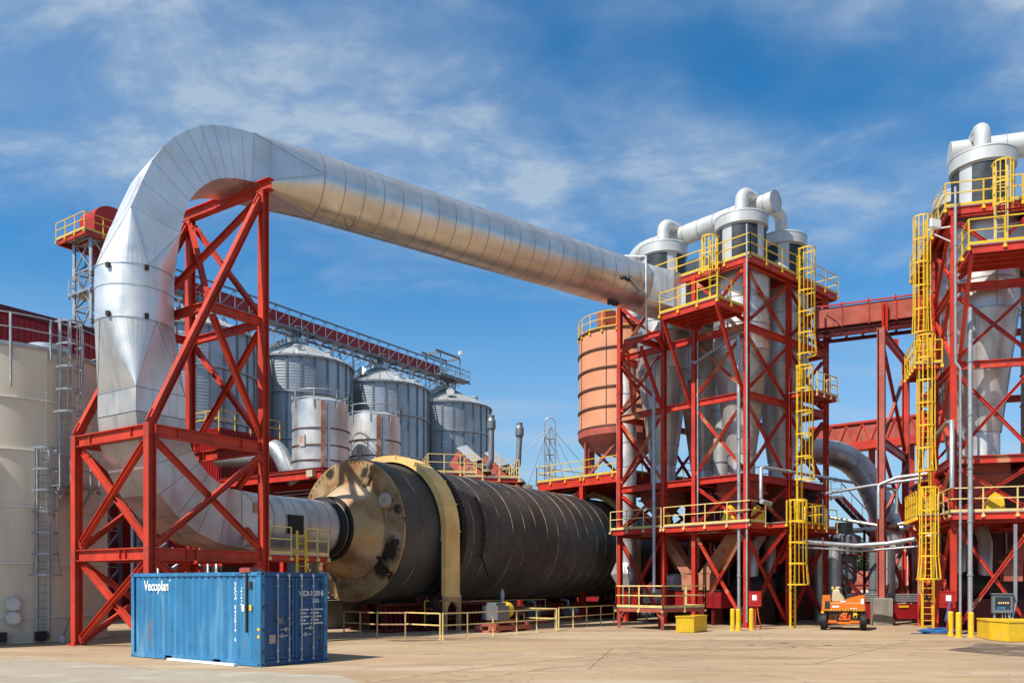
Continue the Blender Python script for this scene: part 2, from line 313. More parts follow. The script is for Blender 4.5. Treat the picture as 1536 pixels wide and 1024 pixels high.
for pts in ([(-3, 18.5), (0, 22.5), (4, 26.8), (9.5, 30.8), (16, 33.2), (22, 33.8)], [(20, 24.5), (14, 28.2), (9, 32.3), (5.5, 36.5)]):
    P_ = [V((x, y, .0045)) for x, y in pts]
    for off in (-.75, .75):
        tb_ = MB(); line = []
        for i in range(len(P_)-1):
            for k in range(6):
                u = k/6; p0, p1, p2, p3 = P_[max(0, i-1)], P_[i], P_[i+1], P_[min(len(P_)-1, i+2)]
                line.append(.5*((2*p1)+(p2-p0)*u+(2*p0-5*p1+4*p2-p3)*u*u+(3*p1-p0-3*p2+p3)*u**3))
        R2 = []
        for k in range(len(line)-1):
            d = (line[k+1]-line[k]).normalized(); n_ = V((-d.y, d.x, 0)); R2.append([line[k]+n_*(off-.13), line[k]+n_*(off+.13)])
        tb_.loft(R2, caps=False, closed=False); struct(tb_.build('tyre_mark', trk))
gr = MB(); rnd = random.Random(9)
for k in range(900):
    x = rnd.uniform(-16, 22); y = rnd.uniform(17, 42); r = rnd.choice((.008, .012, .012, .018, .03)); a = rnd.uniform(0, 6)
    if x < -4 and 22 < y < 27: continue
    c = V((x, y, .004)); pts = [c+V((r*math.cos(a+t)*rnd.uniform(.7, 1.2), r*math.sin(a+t)*rnd.uniform(.7, 1.2), 0)) for t in (0, 1.57, 3.14, 4.71)]; top = c+V((0, 0, r*.9))
    gr.add(pts+[top], [(0, 1, 4), (1, 2, 4), (2, 3, 4), (3, 0, 4)])
gv = gr.build('loose_gravel', mat('loose gravel', (.30, .24, .17), .95, var=.4, vs=6)); gv['kind'] = 'stuff'; gv['label'] = 'loose grit scattered over the yard'; gv['category'] = 'gravel'
# ------------------------------------------------------------------ shipping container
cr = thing('shipping_container', 'blue corrugated shipping container with white lettering in front of the red duct support frame', 'container', (-6.79, 22.72, 0), 56.04)
TK = frame(-6.79, 22.72, 56.04)
LW, LL, LH = 2.44, 6.06, 2.59
b = MB()
ys = [.16]; prof = []
pitch = .278; y = .17
while y < LL-.2:
    prof += [(y, .0), (y+.072, .0), (y+.14, .036), (y+.21, .036)]; y += pitch
prof.append((LL-.16, .0))
for x0, sgn in ((.03, 1), (LW-.03, -1)):
    rings = [[TK(x0+sgn*d, yy, z) for yy, d in prof] for z in (.16, LH-.11)]
    b.loft(rings, caps=False, closed=False)
b.build('corrugated_side', M['blue'], cr)
b = MB(); b.tbox(TK, .04, LW-.04, LL-.08, LL-.04, .16, LH-.1); b.build('end_wall', M['blue'], cr)
b = MB(); b.tbox(TK, .06, LW-.06, .06, LL-.06, LH-.06, LH-.03); b.build('roof', M['blue'], cr)
b = MB(); b.tbox(TK, .06, LW-.06, .06, LL-.06, .13, .16); b.build('floor', M['dark'], cr)
for x in (0, LW-.14):
    for yy in (0, LL-.14):
        b = MB(); b.tbox(TK, x, x+.14, yy, yy+.14, .118, LH-.118); p_ = b.build('corner_post', M['blue'], cr)
        b = MB()
        for z in (0, LH-.118): b.tbox(TK, x-.006, x+.146, yy-.006, yy+.146, z, z+.118)
        b.build('corner_casting', M['blue'], p_)
        b = MB()
        for z in (.03, LH-.09):
            b.tbox(TK, x-.009, x-.004, yy+.04, yy+.10, z, z+.06); b.tbox(TK, x+.04, x+.10, yy-.009, yy-.004, z, z+.06)
        b.build('lock_hole', M['black'], p_)
for x in (.0, LW-.07):
    b = MB(); b.tbox(TK, x+.005, x+.065, .147, LL-.147, LH-.11, LH-.01); b.build('top_rail', M['blue'], cr)
    b = MB()
    for y0, y1 in ((.147, 1.72), (2.06, 3.98), (4.32, LL-.147)): b.tbox(TK, x+.004, x+.066, y0, y1, .02, .165)
    for y0, y1 in ((1.72, 2.06), (3.98, 4.32)): b.tbox(TK, x+.008, x+.062, y0, y1, .13, .165)
    b.build('bottom_rail', M['blue'], cr)
for yy in (.0, LL-.07):
    b = MB(); b.tbox(TK, .147, LW-.147, yy+.01, yy+.07, LH-.13, LH-.01); b.build('end_header', M['bluedk'], cr)
    b = MB(); b.tbox(TK, .147, LW-.147, yy+.012, yy+.068, .02, .15); b.build('end_sill', M['bluedk'], cr)
for i, (x0, x1) in enumerate(((.16, 1.205), (1.235, LW-.16))):
    b = MB(); b.tbox(TK, x0, x1, .055, .075, .17, LH-.15)                      # recessed sheet + raised frame and corrugation
    for z0, z1 in ((.17, .26), (LH-.24, LH-.15), (.66, .78), (1.10, 1.22), (1.36, 1.44), (1.68, 1.80)): b.tbox(TK, x0+.09, x1-.09, .028, .0545, z0, z1)
    for xa, xb in ((x0, x0+.089), (x1-.089, x1)): b.tbox(TK, xa, xb, .02, .0545, .17, LH-.15)
    d = b.build('door', M['bluedk'], cr)
    for k, xr in enumerate((x0+.42, x1-.22) if i == 0 else (x0+.20, x1-.40)):
        b = MB(); b.cyl(TK(xr, -.02, .08), TK(xr, -.02, LH-.05), .021, 10)
        for z in (.12, .42, 1.3, 2.2, LH-.1): b.tbox(TK, xr-.045, xr+.045, -.018, .019, z-.03, z+.03)
        b.build('locking_rod', M['rod'], d)
        b = MB(); b.tbox(TK, xr-.02, xr+.34*(1 if k == 0 else -1), -.045, -.03, .80+.18*k, .835+.18*k); b.tbox(TK, xr+.13*(1 if k == 0 else -1)-.03, xr+.13*(1 if k == 0 else -1)+.03, -.03, .019, .76+.18*k, .88+.18*k)
        b.build('door_handle', M['rod'], d)
    for z in (.4, 1.0, 1.62, 2.2):
        b = MB(); xh = .135 if i == 0 else LW-.135; b.tbox(TK, xh-.07, xh+.07, -.012, .019, z-.05, z+.05); b.build('hinge', M['bluedk'], d)
xm, xu = TK(0, -1, 0)-TK(0, 0, 0), V((0, 0, 1))
b = MB(); text_mb(b, 'Vecoplan', .42, TK(.022, 5.42, 2.06), xm, xu, .80, .06)
b.build('lettering', M['letter'], cr)
b = MB(); b.disc(TK(.022, 4.10, 2.36), -(TK(1, 0, 0)-TK(0, 0, 0)), .028, 12); b.build('trade_mark', M['letter'], cr)
b = MB()
for k, ch in enumerate('VECA 042014 6'): text_mb(b, ch, .155, TK(.026, 1.13, 2.20-.128*k), xm, xu, 1.)
for k in range(7): b.tbox(TK, .024, .0265, .79, .83+.03*(k % 2), 2.12-.09*k, 2.16-.09*k)
b.build('lettering', M['letter'], cr)
xd = TK(1, 0, 0)-TK(0, 0, 0)
b = MB(); text_mb(b, 'VECA 042014', .20, TK(1.36, .012, 1.92), xd, xu, .78); text_mb(b, '6', .185, TK(2.225, .015, 1.92), xd, xu, .8)
for x0, x1, z0, z1 in ((2.20, 2.33, 1.895, 1.90), (2.20, 2.33, 2.06, 2.065), (2.20, 2.205, 1.90, 2.06), (2.325, 2.33, 1.90, 2.06)): b.tbox(TK, x0, x1, .012, .016, z0, z1)
text_mb(b, '22G1', .16, TK(1.84, .015, 1.72), xd, xu, .8)
for r_ in range(5):
    for x0, ln in ((1.40, .30), (1.80, .42)):
        x = x0
        while x < x0+ln-(.1 if r_ % 2 else 0):
            l_ = random.uniform(.025, .06); b.tbox(TK, x, x+l_, .012, .016, 1.50-.1*r_, 1.545-.1*r_); x += l_+.022
b.build('lettering', M['letter'], cr)
b = MB(); b.tbox(TK, .60, .78, .010, .0185, 1.16, 1.32); b.build('sticker', M['grey'], cr)
b = MB(); b.tbox(TK, .30, .52, .010, .0185, .62, .86); b.build('sticker', M['chalk'], cr)
b = MB(); b.tbox(TK, .018, .026, .70, .80, 1.50, 1.68); b.build('sticker', M['letter'], cr)
b = MB(); b.tbox(TK, .018, .026, .40, .50, 1.52, 1.68); b.build('sticker', M['yellow'], cr)
b = MB(); b.tbox(TK, -.012, -.008, .03, .12, .98, 1.06); b.tbox(TK, -.012, -.008, .03, .12, .78, .86); b.build('sticker', M['yellow'], cr)
b = MB(); b.tbox(TK, .02, .04, .40, .50, 2.12, 2.32); b.build('sticker', M['screen'], cr)
b = MB(); b.tbox(TK, -.03, .025, .545, .60, .92, 2.585); b.build('hanging_bar', M['dark'], cr)
b = MB(); b.tbox(TK, -.02, .40, .42, .86, LH-.025, LH+.09); b.tbox(TK, 0, .38, .46, .82, LH+.09, LH+.11); tag(b.build('red_box', M['pink']), 'small weathered red box on the edge of the blue container roof', 'box')
b = MB(); b.bar(TK(-.14, 3.95, .045), TK(-.24, .75, .045), .09, .065); b.bar(TK(-.09, 3.95, .02), TK(-.19, .75, .02), .02, .04); tag(b.build('metal_strip', M['letter']), 'long white metal strip lying on the ground along the blue container', 'strip')
# ------------------------------------------------------------------ red frame carrying the duct
fr = thing('duct_support_frame', 'tall red steel frame of columns and crossed braces under the big silver duct', 'frame', TA(0, 0, 0), 56.04)
def beam(root, name, p, q, w_, h, m, up=Z, plates=True, bolts=False):
    b = MB(); b.ib(p, q, w_, h, up)
    return b.build(name, m, root)
def brace(root, p, q, w_, m, off=0.):
    d = (V(q)-V(p)).normalized(); p2 = V(p)+d*.28; q2 = V(q)-d*.28; b = MB()
    u = d.cross(Z).normalized() if abs(d.z) < .98 else V((1, 0, 0))
    b.ib(p2+u*off, q2+u*off, w_, w_, Z)
    for e, s in ((p, 1), (q, -1)):
        b.bar(V(e)+d*.12*s+u*off, V(e)+d*.62*s+u*off, .02 if False else w_*.22, w_*1.5, Z)
        if m is RD:
            for s2 in (-1, 1):
                for kk in (.2, .34, .48):
                    for hh in (-.05, .05):
                        pp = V(e)+d*kk*s+u*(off+s2*(w_*.11+.012))+u.cross(d)*hh; b.bar(pp-d*.018, pp+d*.018, .03, .036, Z)
    return b.build('brace', m, root)
RD = M['redframe']
HA, HB_, W_ = 7.72, 17.42, .30
for x, y, h in ((0, 0, HA), (0, 4.6, HA), (4.8, 0, HB_), (4.8, 4.6, HB_)):
    b = MB(); b.ib(TA(x, y, .03), TA(x, y, h), W_, W_, TA(1, 0)-TA(0, 0)); c_ = b.build('column', RD, fr)
    b = MB(); b.tbox(TA, x-.26, x+.26, y-.26, y+.26, 0, .035)
    for dx in (-.2, .2):
        for dy in (-.2, .2): b.cyl(TA(x+dx, y+dy, .03), TA(x+dx, y+dy, .10), .025, 6)
    b.build('base_plate', RD, c_)
    bb = MB()
    for z in (3.3, 7.45):
        for k in range(5):
            for dx, dy in ((-.157, -.07), (-.157, .07)):
                bb.box(TA(x+dx, y+dy, z-.2+.1*k), (.02, .035, .035), 56)
    bb.build('bolts', M['grey'], c_)
for z in (3.3, 7.5):
    for (x0, y0), (x1, y1) in (((0, .15), (0, 4.45)), ((.15, 0), (4.65, 0)), ((.15, 4.6), (4.65, 4.6)), ((4.8, .15), (4.8, 4.45))):
        bo = beam(fr, 'beam', TA(x0, y0, z), TA(x1, y1, z), .22, .42, RD)
        b = MB()
        for t in (.28, .36) if z < 5 else (.2, .8):
            xx, yy = x0+(x1-x0)*t, y0+(y1-y0)*t; b.box(TA(xx, yy, z), (.2, .02, .37) if x0 != x1 else (.19, .02, .37), 56.04 if x0 == x1 else 146)
        b.build('stiffener', RD, bo)
beam(fr, 'beam', TA(4.8, -.45, 17.62), TA(4.8, 5.05, 17.62), .32, .42, RD)
beam(fr, 'beam', TA(4.8, .15, 12.35), TA(4.8, 4.45, 12.35), .2, .3, RD)
for y in (0, 4.6): beam(fr, 'beam', TA(2.4, y, 12.35), TA(4.65, y, 12.35), .2, .3, RD)
beam(fr, 'beam', TA(2.33, .12, 12.35), TA(2.33, 4.48, 12.35), .2, .3, RD)
beam(fr, 'beam', TA(2.4, .1, 12.3), TA(4.7, 4.5, 12.3), .16, .16, RD)
for y in (0, 4.6):
    brace(fr, TA(-.05, y, 7.6), TA(4.75, y, 17.3), .26, RD); brace(fr, TA(2.4, y, 12.2), TA(4.75, y, 7.8), .2, RD)
    for z0, z1 in ((7.25, 3.55), (3.1, .1)):
        brace(fr, TA(.1, y, z0), TA(4.7, y, z1), .19, RD, .0); brace(fr, TA(.1, y, z1), TA(4.7, y, z0), .19, RD, .10)
for x in (0, 4.8):
    for z0, z1 in ((7.25, 3.55), (3.1, .1)):
        brace(fr, TA(x, .1, z0), TA(x, 4.5, z1), .19, RD); brace(fr, TA(x, .1, z1), TA(x, 4.5, z0), .19, RD, .10)
for z0, z1 in ((17.2, 12.5), (12.2, 7.8)):
    brace(fr, TA(4.8, .1, z0), TA(4.8, 4.5, z1), .19, RD); brace(fr, TA(4.8, .1, z1), TA(4.8, 4.5, z0), .19, RD, .10)
brace(fr, TA(4.75, .1, 17.2), TA(2.4, 4.5, 12.5), .2, RD); brace(fr, TA(4.75, 4.5, 17.2), TA(2.4, .1, 12.5), .2, RD)
# access platform beside the frame
def railing(b, pts, h=1.07, r=.024, step=1.4, toe=True, mid=True, closed=False):
    pts = [V(p) for p in pts]
    if closed: pts = pts+[pts[0]]
    for p, q in zip(pts, pts[1:]):
        n = max(1, int(round((q-p).length/step)))
        for i in range(n+1):
            if i == n and q is not pts[-1]: continue
            c = p+(q-p)*i/n; b.bar(c-Z*.22, c+Z*h, r*2.1, r*2.1)
            if toe: b.box(c-Z*.19, (.13, .13, .13), math.degrees(math.atan2((q-p).y, (q-p).x)))
        for z in ((h, h*.55) if mid else (h,)): b.bar(p+Z*z, q+Z*z, r*1.9, r*1.9)
        if toe: b.bar(p+Z*.05, q+Z*.05, .012, .11)
    return b
def deck(root, T, x0, x1, y0, y1, z, sides, mrail, mdeck, mbeam, name='platform', h=1.07, step=1.4, eb=.24, joists=3, open_=()):
    """grating deck with edge beams and railings: part + sub-parts"""
    b = MB(); b.tbox(T, x0, x1, y0, y1, z-.045, z); d = b.build(name, mdeck, root)
    b = MB(); k = .07
    for p, q in (((x0+k, y0+k), (x1-k, y0+k)), ((x1-k, y0+k+.06), (x1-k, y1-k-.06)), ((x1-k, y1-k), (x0+k, y1-k)), ((x0+k, y1-k-.06), (x0+k, y0+k+.06))):
        b.ib(T(p[0], p[1], z-.047-eb/2), T(q[0], q[1], z-.047-eb/2), .12, eb)
    for i in range(joists):
        xx = x0+(x1-x0)*(i+1)/(joists+1); b.ib(T(xx, y0+k+.08, z-.05-eb*.4), T(xx, y1-k-.08, z-.05-eb*.4), .1, eb*.75)
    b.build('edge_beam', mbeam, d)
    c = {'a': (x0, y0), 'b': (x1, y0), 'c': (x1, y1), 'd': (x0, y1)}
    for s in sides:                       # 'ab' 'bc' ... or explicit polylines
        pl = [c[k_] if isinstance(k_, str) else k_ for k_ in s]
        b = MB(); railing(b, [T(px, py, z) for px, py in pl], h=h, step=step); b.build('railing', mrail, d)
    return d
dk = deck(fr, TA, 5.0, 8.1, -.1, 1.3, 3.45, [((5.0, -.1), (6.1, -.1)), ((6.9, -.1), (8.1, -.1), (8.1, 1.3))], M['cream'], M['galv'], RD, step=.8)
for x in (8.0,):
    for y in (0, 1.2): b = MB(); b.ib(TA(x, y, 0), TA(x, y, 3.1), .18, .18); b.build('platform_leg', RD, fr)
def ladder(name, label, base, out, side, z0, z1, cage=None, m=None, mc=None, w_=.46, group='caged ladders', flare=0.):
    """vertical ladder; out = direction the climber stands, side = sideways direction"""
    m = m or M['yellow']; mc = mc or m; base = V(base); out = V(out).normalized(); side = V(side).normalized()
    r = thing(name, label, 'ladder', base+Z*z0, 0, group)
    for s in (-1, 1): b = MB(); b.bar(base+side*s*w_/2+Z*z0, base+side*s*w_/2+Z*z1, .085, .085); b.build('side_rail', m, r)
    p0 = None; z = z0+.28
    while z < z1-.05:
        b = MB(); b.cyl(base-side*w_/2+Z*z, base+side*w_/2+Z*z, .018, 6); o = b.build('rung', m, r); z += .30
    if cage:
        c0, c1 = cage; R = .40; n = max(2, int(round((c1-c0)/(.85 if m is M['galv'] else 1.15))))
        cen = base+out*.36
        def hoop(z, R): return [base-side*R*1.0+out*.02+Z*z]+[cen+out*R*math.sin(t)*1.0-side*R*math.cos(t)+Z*z for t in [PI*k/14 for k in range(15)]]+[base+side*R+out*.02+Z*z]
        for i in range(n+1):
            zz_ = c0+(c1-c0)*i/n; Rk = R+(flare if i == 0 else 0); b = MB(); pts = hoop(zz_, Rk)
            for p, q in zip(pts, pts[1:]): b.bar(p, q, .02, .075)
            b.build('cage_hoop', mc, r)
        nb = 5 if m is M['galv'] else 7
        for k in range(nb):
            t = PI*(k+.02)/(nb-1)*.997; b = MB(); c_ = lambda R_, z: cen+out*R_*math.sin(t)-side*R_*math.cos(t)+Z*z
            zf = c0+(c1-c0)/n
            b.bar(c_(R+flare, c0), c_(R, zf), .045, .02, out); b.bar(c_(R, zf), c_(R, c1), .045, .02, out); b.build('cage_bar', mc, r)
    return r
ladder('access_ladder', 'yellow ladder without cage behind the blue container doors', TA(6.5, -.25), TA(0, -1)-TA(0, 0), TA(1, 0)-TA(0, 0), 0, 4.4, group='plain ladders')
# ------------------------------------------------------------------ big silver duct
du = thing('exhaust_duct', 'huge silver duct rising from the dryer, bending over and running to the cyclone tower', 'duct', TA(1.15, 2.3, 0), 56.04)
def supr(c, e1, e2, h1, h2, p, n=48):        # squared circle ring: p=0 circle, p=1 rectangle
    out = []
    for k in range(n):
        t = 2*PI*k/n; x, y = math.cos(t), math.sin(t); m_ = max(abs(x), abs(y)); qx, qy = x/m_, y/m_
        out.append(V(c)+V(e1)*h1*(x*(1-p)+qx*p)+V(e2)*h2*(y*(1-p)+qy*p))
    return out
a1, a2 = TA(1, 0)-TA(0, 0), TA(0, 1)-TA(0, 0)
O_ = V((-13.76, 30.71, 0)); b2 = (V((6.9, 47.2, 0))-V((-8.44, 35.43, 0))).normalized(); be = V((.7466, .6652, 0)); bs_ = V((-.6652, .7466, 0))
SEAM = M['galv']
def seamed(name, rings, m, smooth=False, seams=True, idx=None):
    b = MB(); b.loft(rings, smooth, caps=False); o = b.build(name, m, du)
    if seams:
        b = MB()
        for i, R in enumerate(rings):
            if idx and i not in idx: continue
            c = sum(R, V())/len(R); R2 = [c+(p-c)*(1+.012/max(.3, (p-c).length)) for p in R]
            nrm = (R[1]-R[0]).cross(R[len(R)//4]-R[0]).normalized()
            b.loft([[p-nrm*.014 for p in R2], [p+nrm*.014 for p in R2]], caps=False)
        b.build('seam', SEAM, o)
    return o
low = TA(1.15, 2.3, 0); rc = O_+Z*11.6
# lower elbow
R_ = 3.5; rings = []
for i in range(8):
    t = PI/2*i/7; c = low+a1*R_*(1-math.cos(t))+Z*(8.3-R_*math.sin(t)); nrm = a1*math.cos(t)*-1+Z*-math.sin(t)
    rings.append(supr(c, nrm, a2, .98+.14*i/7, 1.2, 1))
seamed('lower_elbow', rings, M['dull'])
e = low+a1*R_+Z*4.8
def fold(b, sq, ci, n=48):                    # flat triangles on the faces, folded corner fans between them
    q = n//4
    for j in range(4):
        c0 = q//2+q*j; c1 = (c0+q) % n; m_ = (c0+q//2) % n
        b.add([sq[c0], sq[c1], ci[m_]], [(0, 1, 2)])
        for k in range(q): b.add([sq[c0], ci[(c0-q//2+k+1) % n], ci[(c0-q//2+k) % n]], [(0, 1, 2)], True)
    return b
def folded(sq, ci, m):
    o = fold(MB(), sq, ci).build('square_to_round', m, du)
    b = MB(); c = sum(sq, V())/48; c2 = sum(ci, V())/48
    for j in range(4):
        k = 6+12*j
        for d in (-6, 6): b.bar(c+(sq[k]-c)*1.004, c2+(ci[(k+d) % 48]-c2)*1.004, .02, .02)
    b.loft([[c2+(p-c2)*1.012-(c2-c).normalized()*.015 for p in ci], [c2+(p-c2)*1.012+(c2-c).normalized()*.015 for p in ci]], caps=False)
    b.build('seam', SEAM, o)
folded(supr(e, -Z, a2, 1.12, 1.2, 1), supr(e+a1*1.6, -Z, a2, 1.23, 1.23, 0), M['dull'])
rings = [supr(e+a1*(1.6+.62*i), -Z, a2, 1.235, 1.235, 0) for i in range(8)]
ip = seamed('inlet_pipe', rings, M['dull'], True)
b = MB(); b.tbox(TA, 6.95, 7.75, 1.0, 1.12, 4.35, 5.15); b.build('inspection_door', M['black'], ip)
b = MB(); b.tbox(TA, 5.2, 5.6, 1.02, 1.09, 5.1, 5.5); b.build('warning_plate', M['ochre'], ip)
seamed('square_riser', [supr(low+Z*8.3, a1, a2, .98, 1.2, 1), supr(low+Z*9.15, a1, a2, .98, 1.2, 1)], M['steel'], seams=True)
sq = supr(low+Z*9.15, a1, a2, .98, 1.2, 1, 48); ci = supr(rc, a1, a2, 1.33, 1.33, 0, 48)
folded(sq, ci, M['steel'])
seamed('round_riser', [supr(rc+Z*z, a1, a2, 1.33, 1.33, 0) for z in (0, 1.15, 1.9)], M['alum'], True)
b = MB()
for z in (11.7, 13.4):
    for ang in (200, 255, 310):
        t = math.radians(ang); d = V((math.cos(t), math.sin(t), 0)); b.box(O_+Z*z+d*1.38, (.10, .13, .17), ang)
b.build('lifting_lug', M['dark'], du)
# upper elbow, profile points (t, z) of the outer and inner side measured along its plane
OU = [(-1.33, 13.5), (-.50, 15.5), (.22, 17.35), (1.0, 18.45), (1.95, 19.2), (2.95, 19.55), (4.02, 19.68)]
IN = [(1.33, 13.5), (1.22, 15.04), (1.55, 16.30), (2.08, 17.05), (2.66, 17.48), (3.3, 17.70), (3.95, 17.78)]
def crom(P, n):
    P = [V((p[0], p[1], 0)) for p in P]; out = []
    for i in range(len(P)-1):
        p0, p1, p2, p3 = P[max(0, i-1)], P[i], P[i+1], P[min(len(P)-1, i+2)]
        for k in range(n):
            t = k/n; out.append(.5*((2*p1)+(p2-p0)*t+(2*p0-5*p1+4*p2-p3)*t*t+(3*p1-p0-3*p2+p3)*t**3))
    return out+[P[-1]]
rings = []; OU2 = OU[:1]+[(p.x, p.y) for p in crom(OU, 2)[2:]]; IN2 = IN[:1]+[(p.x, p.y) for p in crom(IN, 2)[2:]]
for i, ((t0, z0), (t1, z1)) in enumerate(zip(OU2, IN2)):
    p, q = O_+be*t0+Z*z0, O_+be*t1+Z*z1; c = (p+q)/2; h = (p-q)/2
    rings.append(supr(c, h.normalized(), bs_, h.length, 1.33 if i == 0 else 1.16, 0 if i == 0 else 1))
P7 = V((-8.44, 35.43, 18.98))
folded(rings[1], rings[0], M['alum'])
el = MB(); el.loft(rings[1:], caps=False); eo = el.build('upper_elbow', M['alum'], du)
b = MB()
for R in rings[1:]:
    c = sum(R, V())/len(R); R2 = [c+(p-c)*1.005 for p in R]; nrm = (R[1]-R[0]).cross(R[12]-R[0]).normalized()
    b.loft([[p-nrm*.006 for p in R2], [p+nrm*.006 for p in R2]], caps=False)
b.build('seam', SEAM, eo)
sb = V((-b2.y, b2.x, 0))
folded(rings[-1], supr(P7, Z, sb, 1.33, 1.33, 0), M['bright'])
P8 = V((6.9, 47.2, 18.98)); Lp = (P8-P7).length; ns = 21
seamed('main_pipe', [supr(P7+(P8-P7)*i/ns, Z, sb, 1.33, 1.33, 0) for i in range(ns+1)], M['bright'], True)
q1 = TB(-.75, 5.15, 18.6)
seamed('round_to_square', [supr(P8, Z, sb, 1.33, 1.33, 0), supr(q1, Z, sb, 1.0, 1.1, 1), supr(q1+b2*2.7, Z, sb, 1.0, .9, 1)], M['steel'])
b = MB()
for t_, z_, w_, h_ in ((.9, .1, .45, .5), (1.7, -.1, .8, 1.3), (2.45, .0, .4, 1.6)):
    c_ = q1+b2*t_-sb*1.10+Z*z_; b.bar(c_-b2*w_/2, c_+b2*w_/2, .06, h_)
b.build('access_hatch', M['dark'], du)
def clump(p, name='insulation_wrap'):
    b = MB(); rnd = random.Random(int(p.x*100))
    for k in range(7):
        c = p+b2*(k*.11-.33)+V((rnd.uniform(-.05, .05), 0, rnd.uniform(-.06, .06))); r = rnd.uniform(.08, .14)
        b.lathe([(0, -r), (r*.8, -r*.6), (r, 0), (r*.8, r*.6), (0, r)], c, b2, 10)
    return b.build(name, M['screen'], du)
mid = lambda f_: P7+(P8-P7)*f_
side = V((b2.y, -b2.x, 0))
clump(mid(.90)+side*1.30-Z*.35); clump(mid(.93)+Z*1.38-side*.1); clump(mid(.90)-Z*1.40+side*.2)
b = MB(); b.tube([mid(.085)+side*.8-Z*1.1, mid(.078)+side*.75-Z*1.5, mid(.068)+side*.7-Z*1.7, mid(.06)+side*.7-Z*1.25], .014, 6); b.build('hanging_cable', M['black'], du)
b = MB(); b.tube([mid(.905)+side*1.4-Z*.35, TB(-2.6, 4.6, 18.0), TB(-2.6, 4.55, 15.9), TB(-2.6, 6.0, 15.9)], .06, 8); b.tube([TB(-2.6, 4.6, 18.0), TB(-2.6, 4.6, 20.1), mid(.94)+Z*1.4], .06, 8); b.build('sampling_pipe', M['galvlt'], du)
# ------------------------------------------------------------------ rotary dryer
DY = 2.3; DZ = 4.79; dax = a1
dr = thing('rotary_dryer', 'giant blackened rotary dryer drum with scorched tan end plate', 'dryer', TA(24, DY, 0), 56.04)
def DP(x, ang=0., r=0.): t = math.radians(ang); return TA(x, DY+math.cos(t)*r, DZ+math.sin(t)*r)
D0 = DP(0)
nr = 176; RR = 3.39
def ribbed(x0, x1, r):
    b = MB(); rings = []
    for x in (x0, x1):
        ring = []
        for k in range(nr):
            for f_, d in ((0, 0), (.40, 0), (.52, -.022), (.88, -.022)):
                ring.append(DP(x, 360*(k+f_)/nr, r+d))
        rings.append(ring)
    b.loft(rings, caps=False); return b
sh = ribbed(11.9, 40, RR).build('shell', M['drum'], dr)
xs = [13.0]+[17.0+1.18*i for i in range(19)]
for x in xs:
    b = MB(); b.lathe([(RR-.05, -.014), (RR+.014, -.014), (RR+.014, .014), (RR-.05, .014)], DP(x), dax, 72); b.build('strap', M['band'], sh)
b = MB(); b.lathe([(RR-.12, 0), (RR+.10, 0), (RR+.10, .30), (RR-.12, .30)], DP(15.05), dax, 72); b.lathe([(RR+.10, .05), (RR+.30, .05), (RR+.30, .25), (RR+.10, .25)], DP(15.05), dax, 72); b.build('riding_ring', M['black'], dr)
hd = MB(); hd.lathe([(RR-.015, .10), (RR-.03, 0), (2.15, -.05)], DP(11.8), dax, 72); hp = hd.build('end_plate', M['head'], dr)
b = MB()
for k in range(72): c = DP(11.77, k*5, RR-.16); b.lathe([(.035, 0), (.03, -.05), (0, -.055)], c, dax, 6)
b.build('bolts', M['ochre'], hp)
b = MB(); b.lathe([(2.34, .02), (2.34, -.07), (2.24, -.07), (2.16, -.20), (2.0, -.50), (1.8, -.82), (1.58, -1.10), (1.38, -1.32), (1.3, -1.42)], DP(11.75), dax, 64); cn = b.build('inlet_cone', M['cone'], dr)
hc = DP(11.7)
spots(M['head'], [(tuple(hc+a2*-2.5+Z*-.9), .55), (tuple(hc+a2*-1.9+Z*-1.7), .5), (tuple(hc+a2*1.6+Z*-2.7), .8), (tuple(hc+a2*2.4+Z*-1.7), .45), (tuple(hc+a2*-1.0+Z*2.7), .28), (tuple(hc+a2*1.4+Z*2.75), .26), (tuple(hc+a2*-2.9+Z*.9), .25)], (.014, .012, .010))
b = MB()
for ang in (26, 118, 215):
    b = MB(); t = math.radians(ang); d1 = (DP(0, ang, 1)-DP(0)); tg = DP(0, ang+90, 1)-DP(0)
    b.bar(DP(11.70, ang, 2.1)-tg*.05, DP(11.70, ang, RR-.1)-tg*.05, .10, .16, dax); b.bar(DP(11.70, ang, 2.1)+tg*.05, DP(11.70, ang, RR-.1)+tg*.05, .05, .12, dax)
    b.build('end_rib', M['head'], hp)
b = MB(); c = DP(11.70, 151, 2.62); b.lathe([(.36, .05), (.36, -.06), (.30, -.08), (.30, -.11), (0, -.11)], c, dax, 24); mh = b.build('manhole', M['chalk'], hp)
b = MB()
for k in range(12): t = 2*PI*k/12; b.lathe([(.022, 0), (.02, -.03), (0, -.03)], c+a2*.33*math.cos(t)+Z*.33*math.sin(t)-dax*.08, dax, 6)
b.box(c-dax*.14+Z*.02, (.05, .2, .05), 56); b.build('bolts', M['ochre'], mh)
b = MB(); b.cyl(DP(11.45)+a2*-2.95+Z*-.62, DP(11.8)+a2*-2.95+Z*-.62, .13, 12); b.build('nozzle', M['dark'], hp)
b = MB(); b.lathe([(1.25, -.55), (1.42, -.50), (1.42, -.38), (1.30, -.34), (1.30, -.1), (1.48, -.06), (1.48, .1), (1.34, .14), (1.34, .34), (1.40, .38), (1.40, .48), (1.28, .52)], DP(10.45), dax, 48, smooth=True); b.build('inlet_seal', M['black'], dr)
b = MB(); gr = []
for xg in (15.75, 16.15):
    gr.append([DP(xg, 360*(k+f_)/120, RR+rr_) for k in range(120) for f_, rr_ in ((0, .20), (.2, .25), (.5, .25), (.7, .20))])
b.loft(gr); b.build('girth_gear', M['black'], dr)
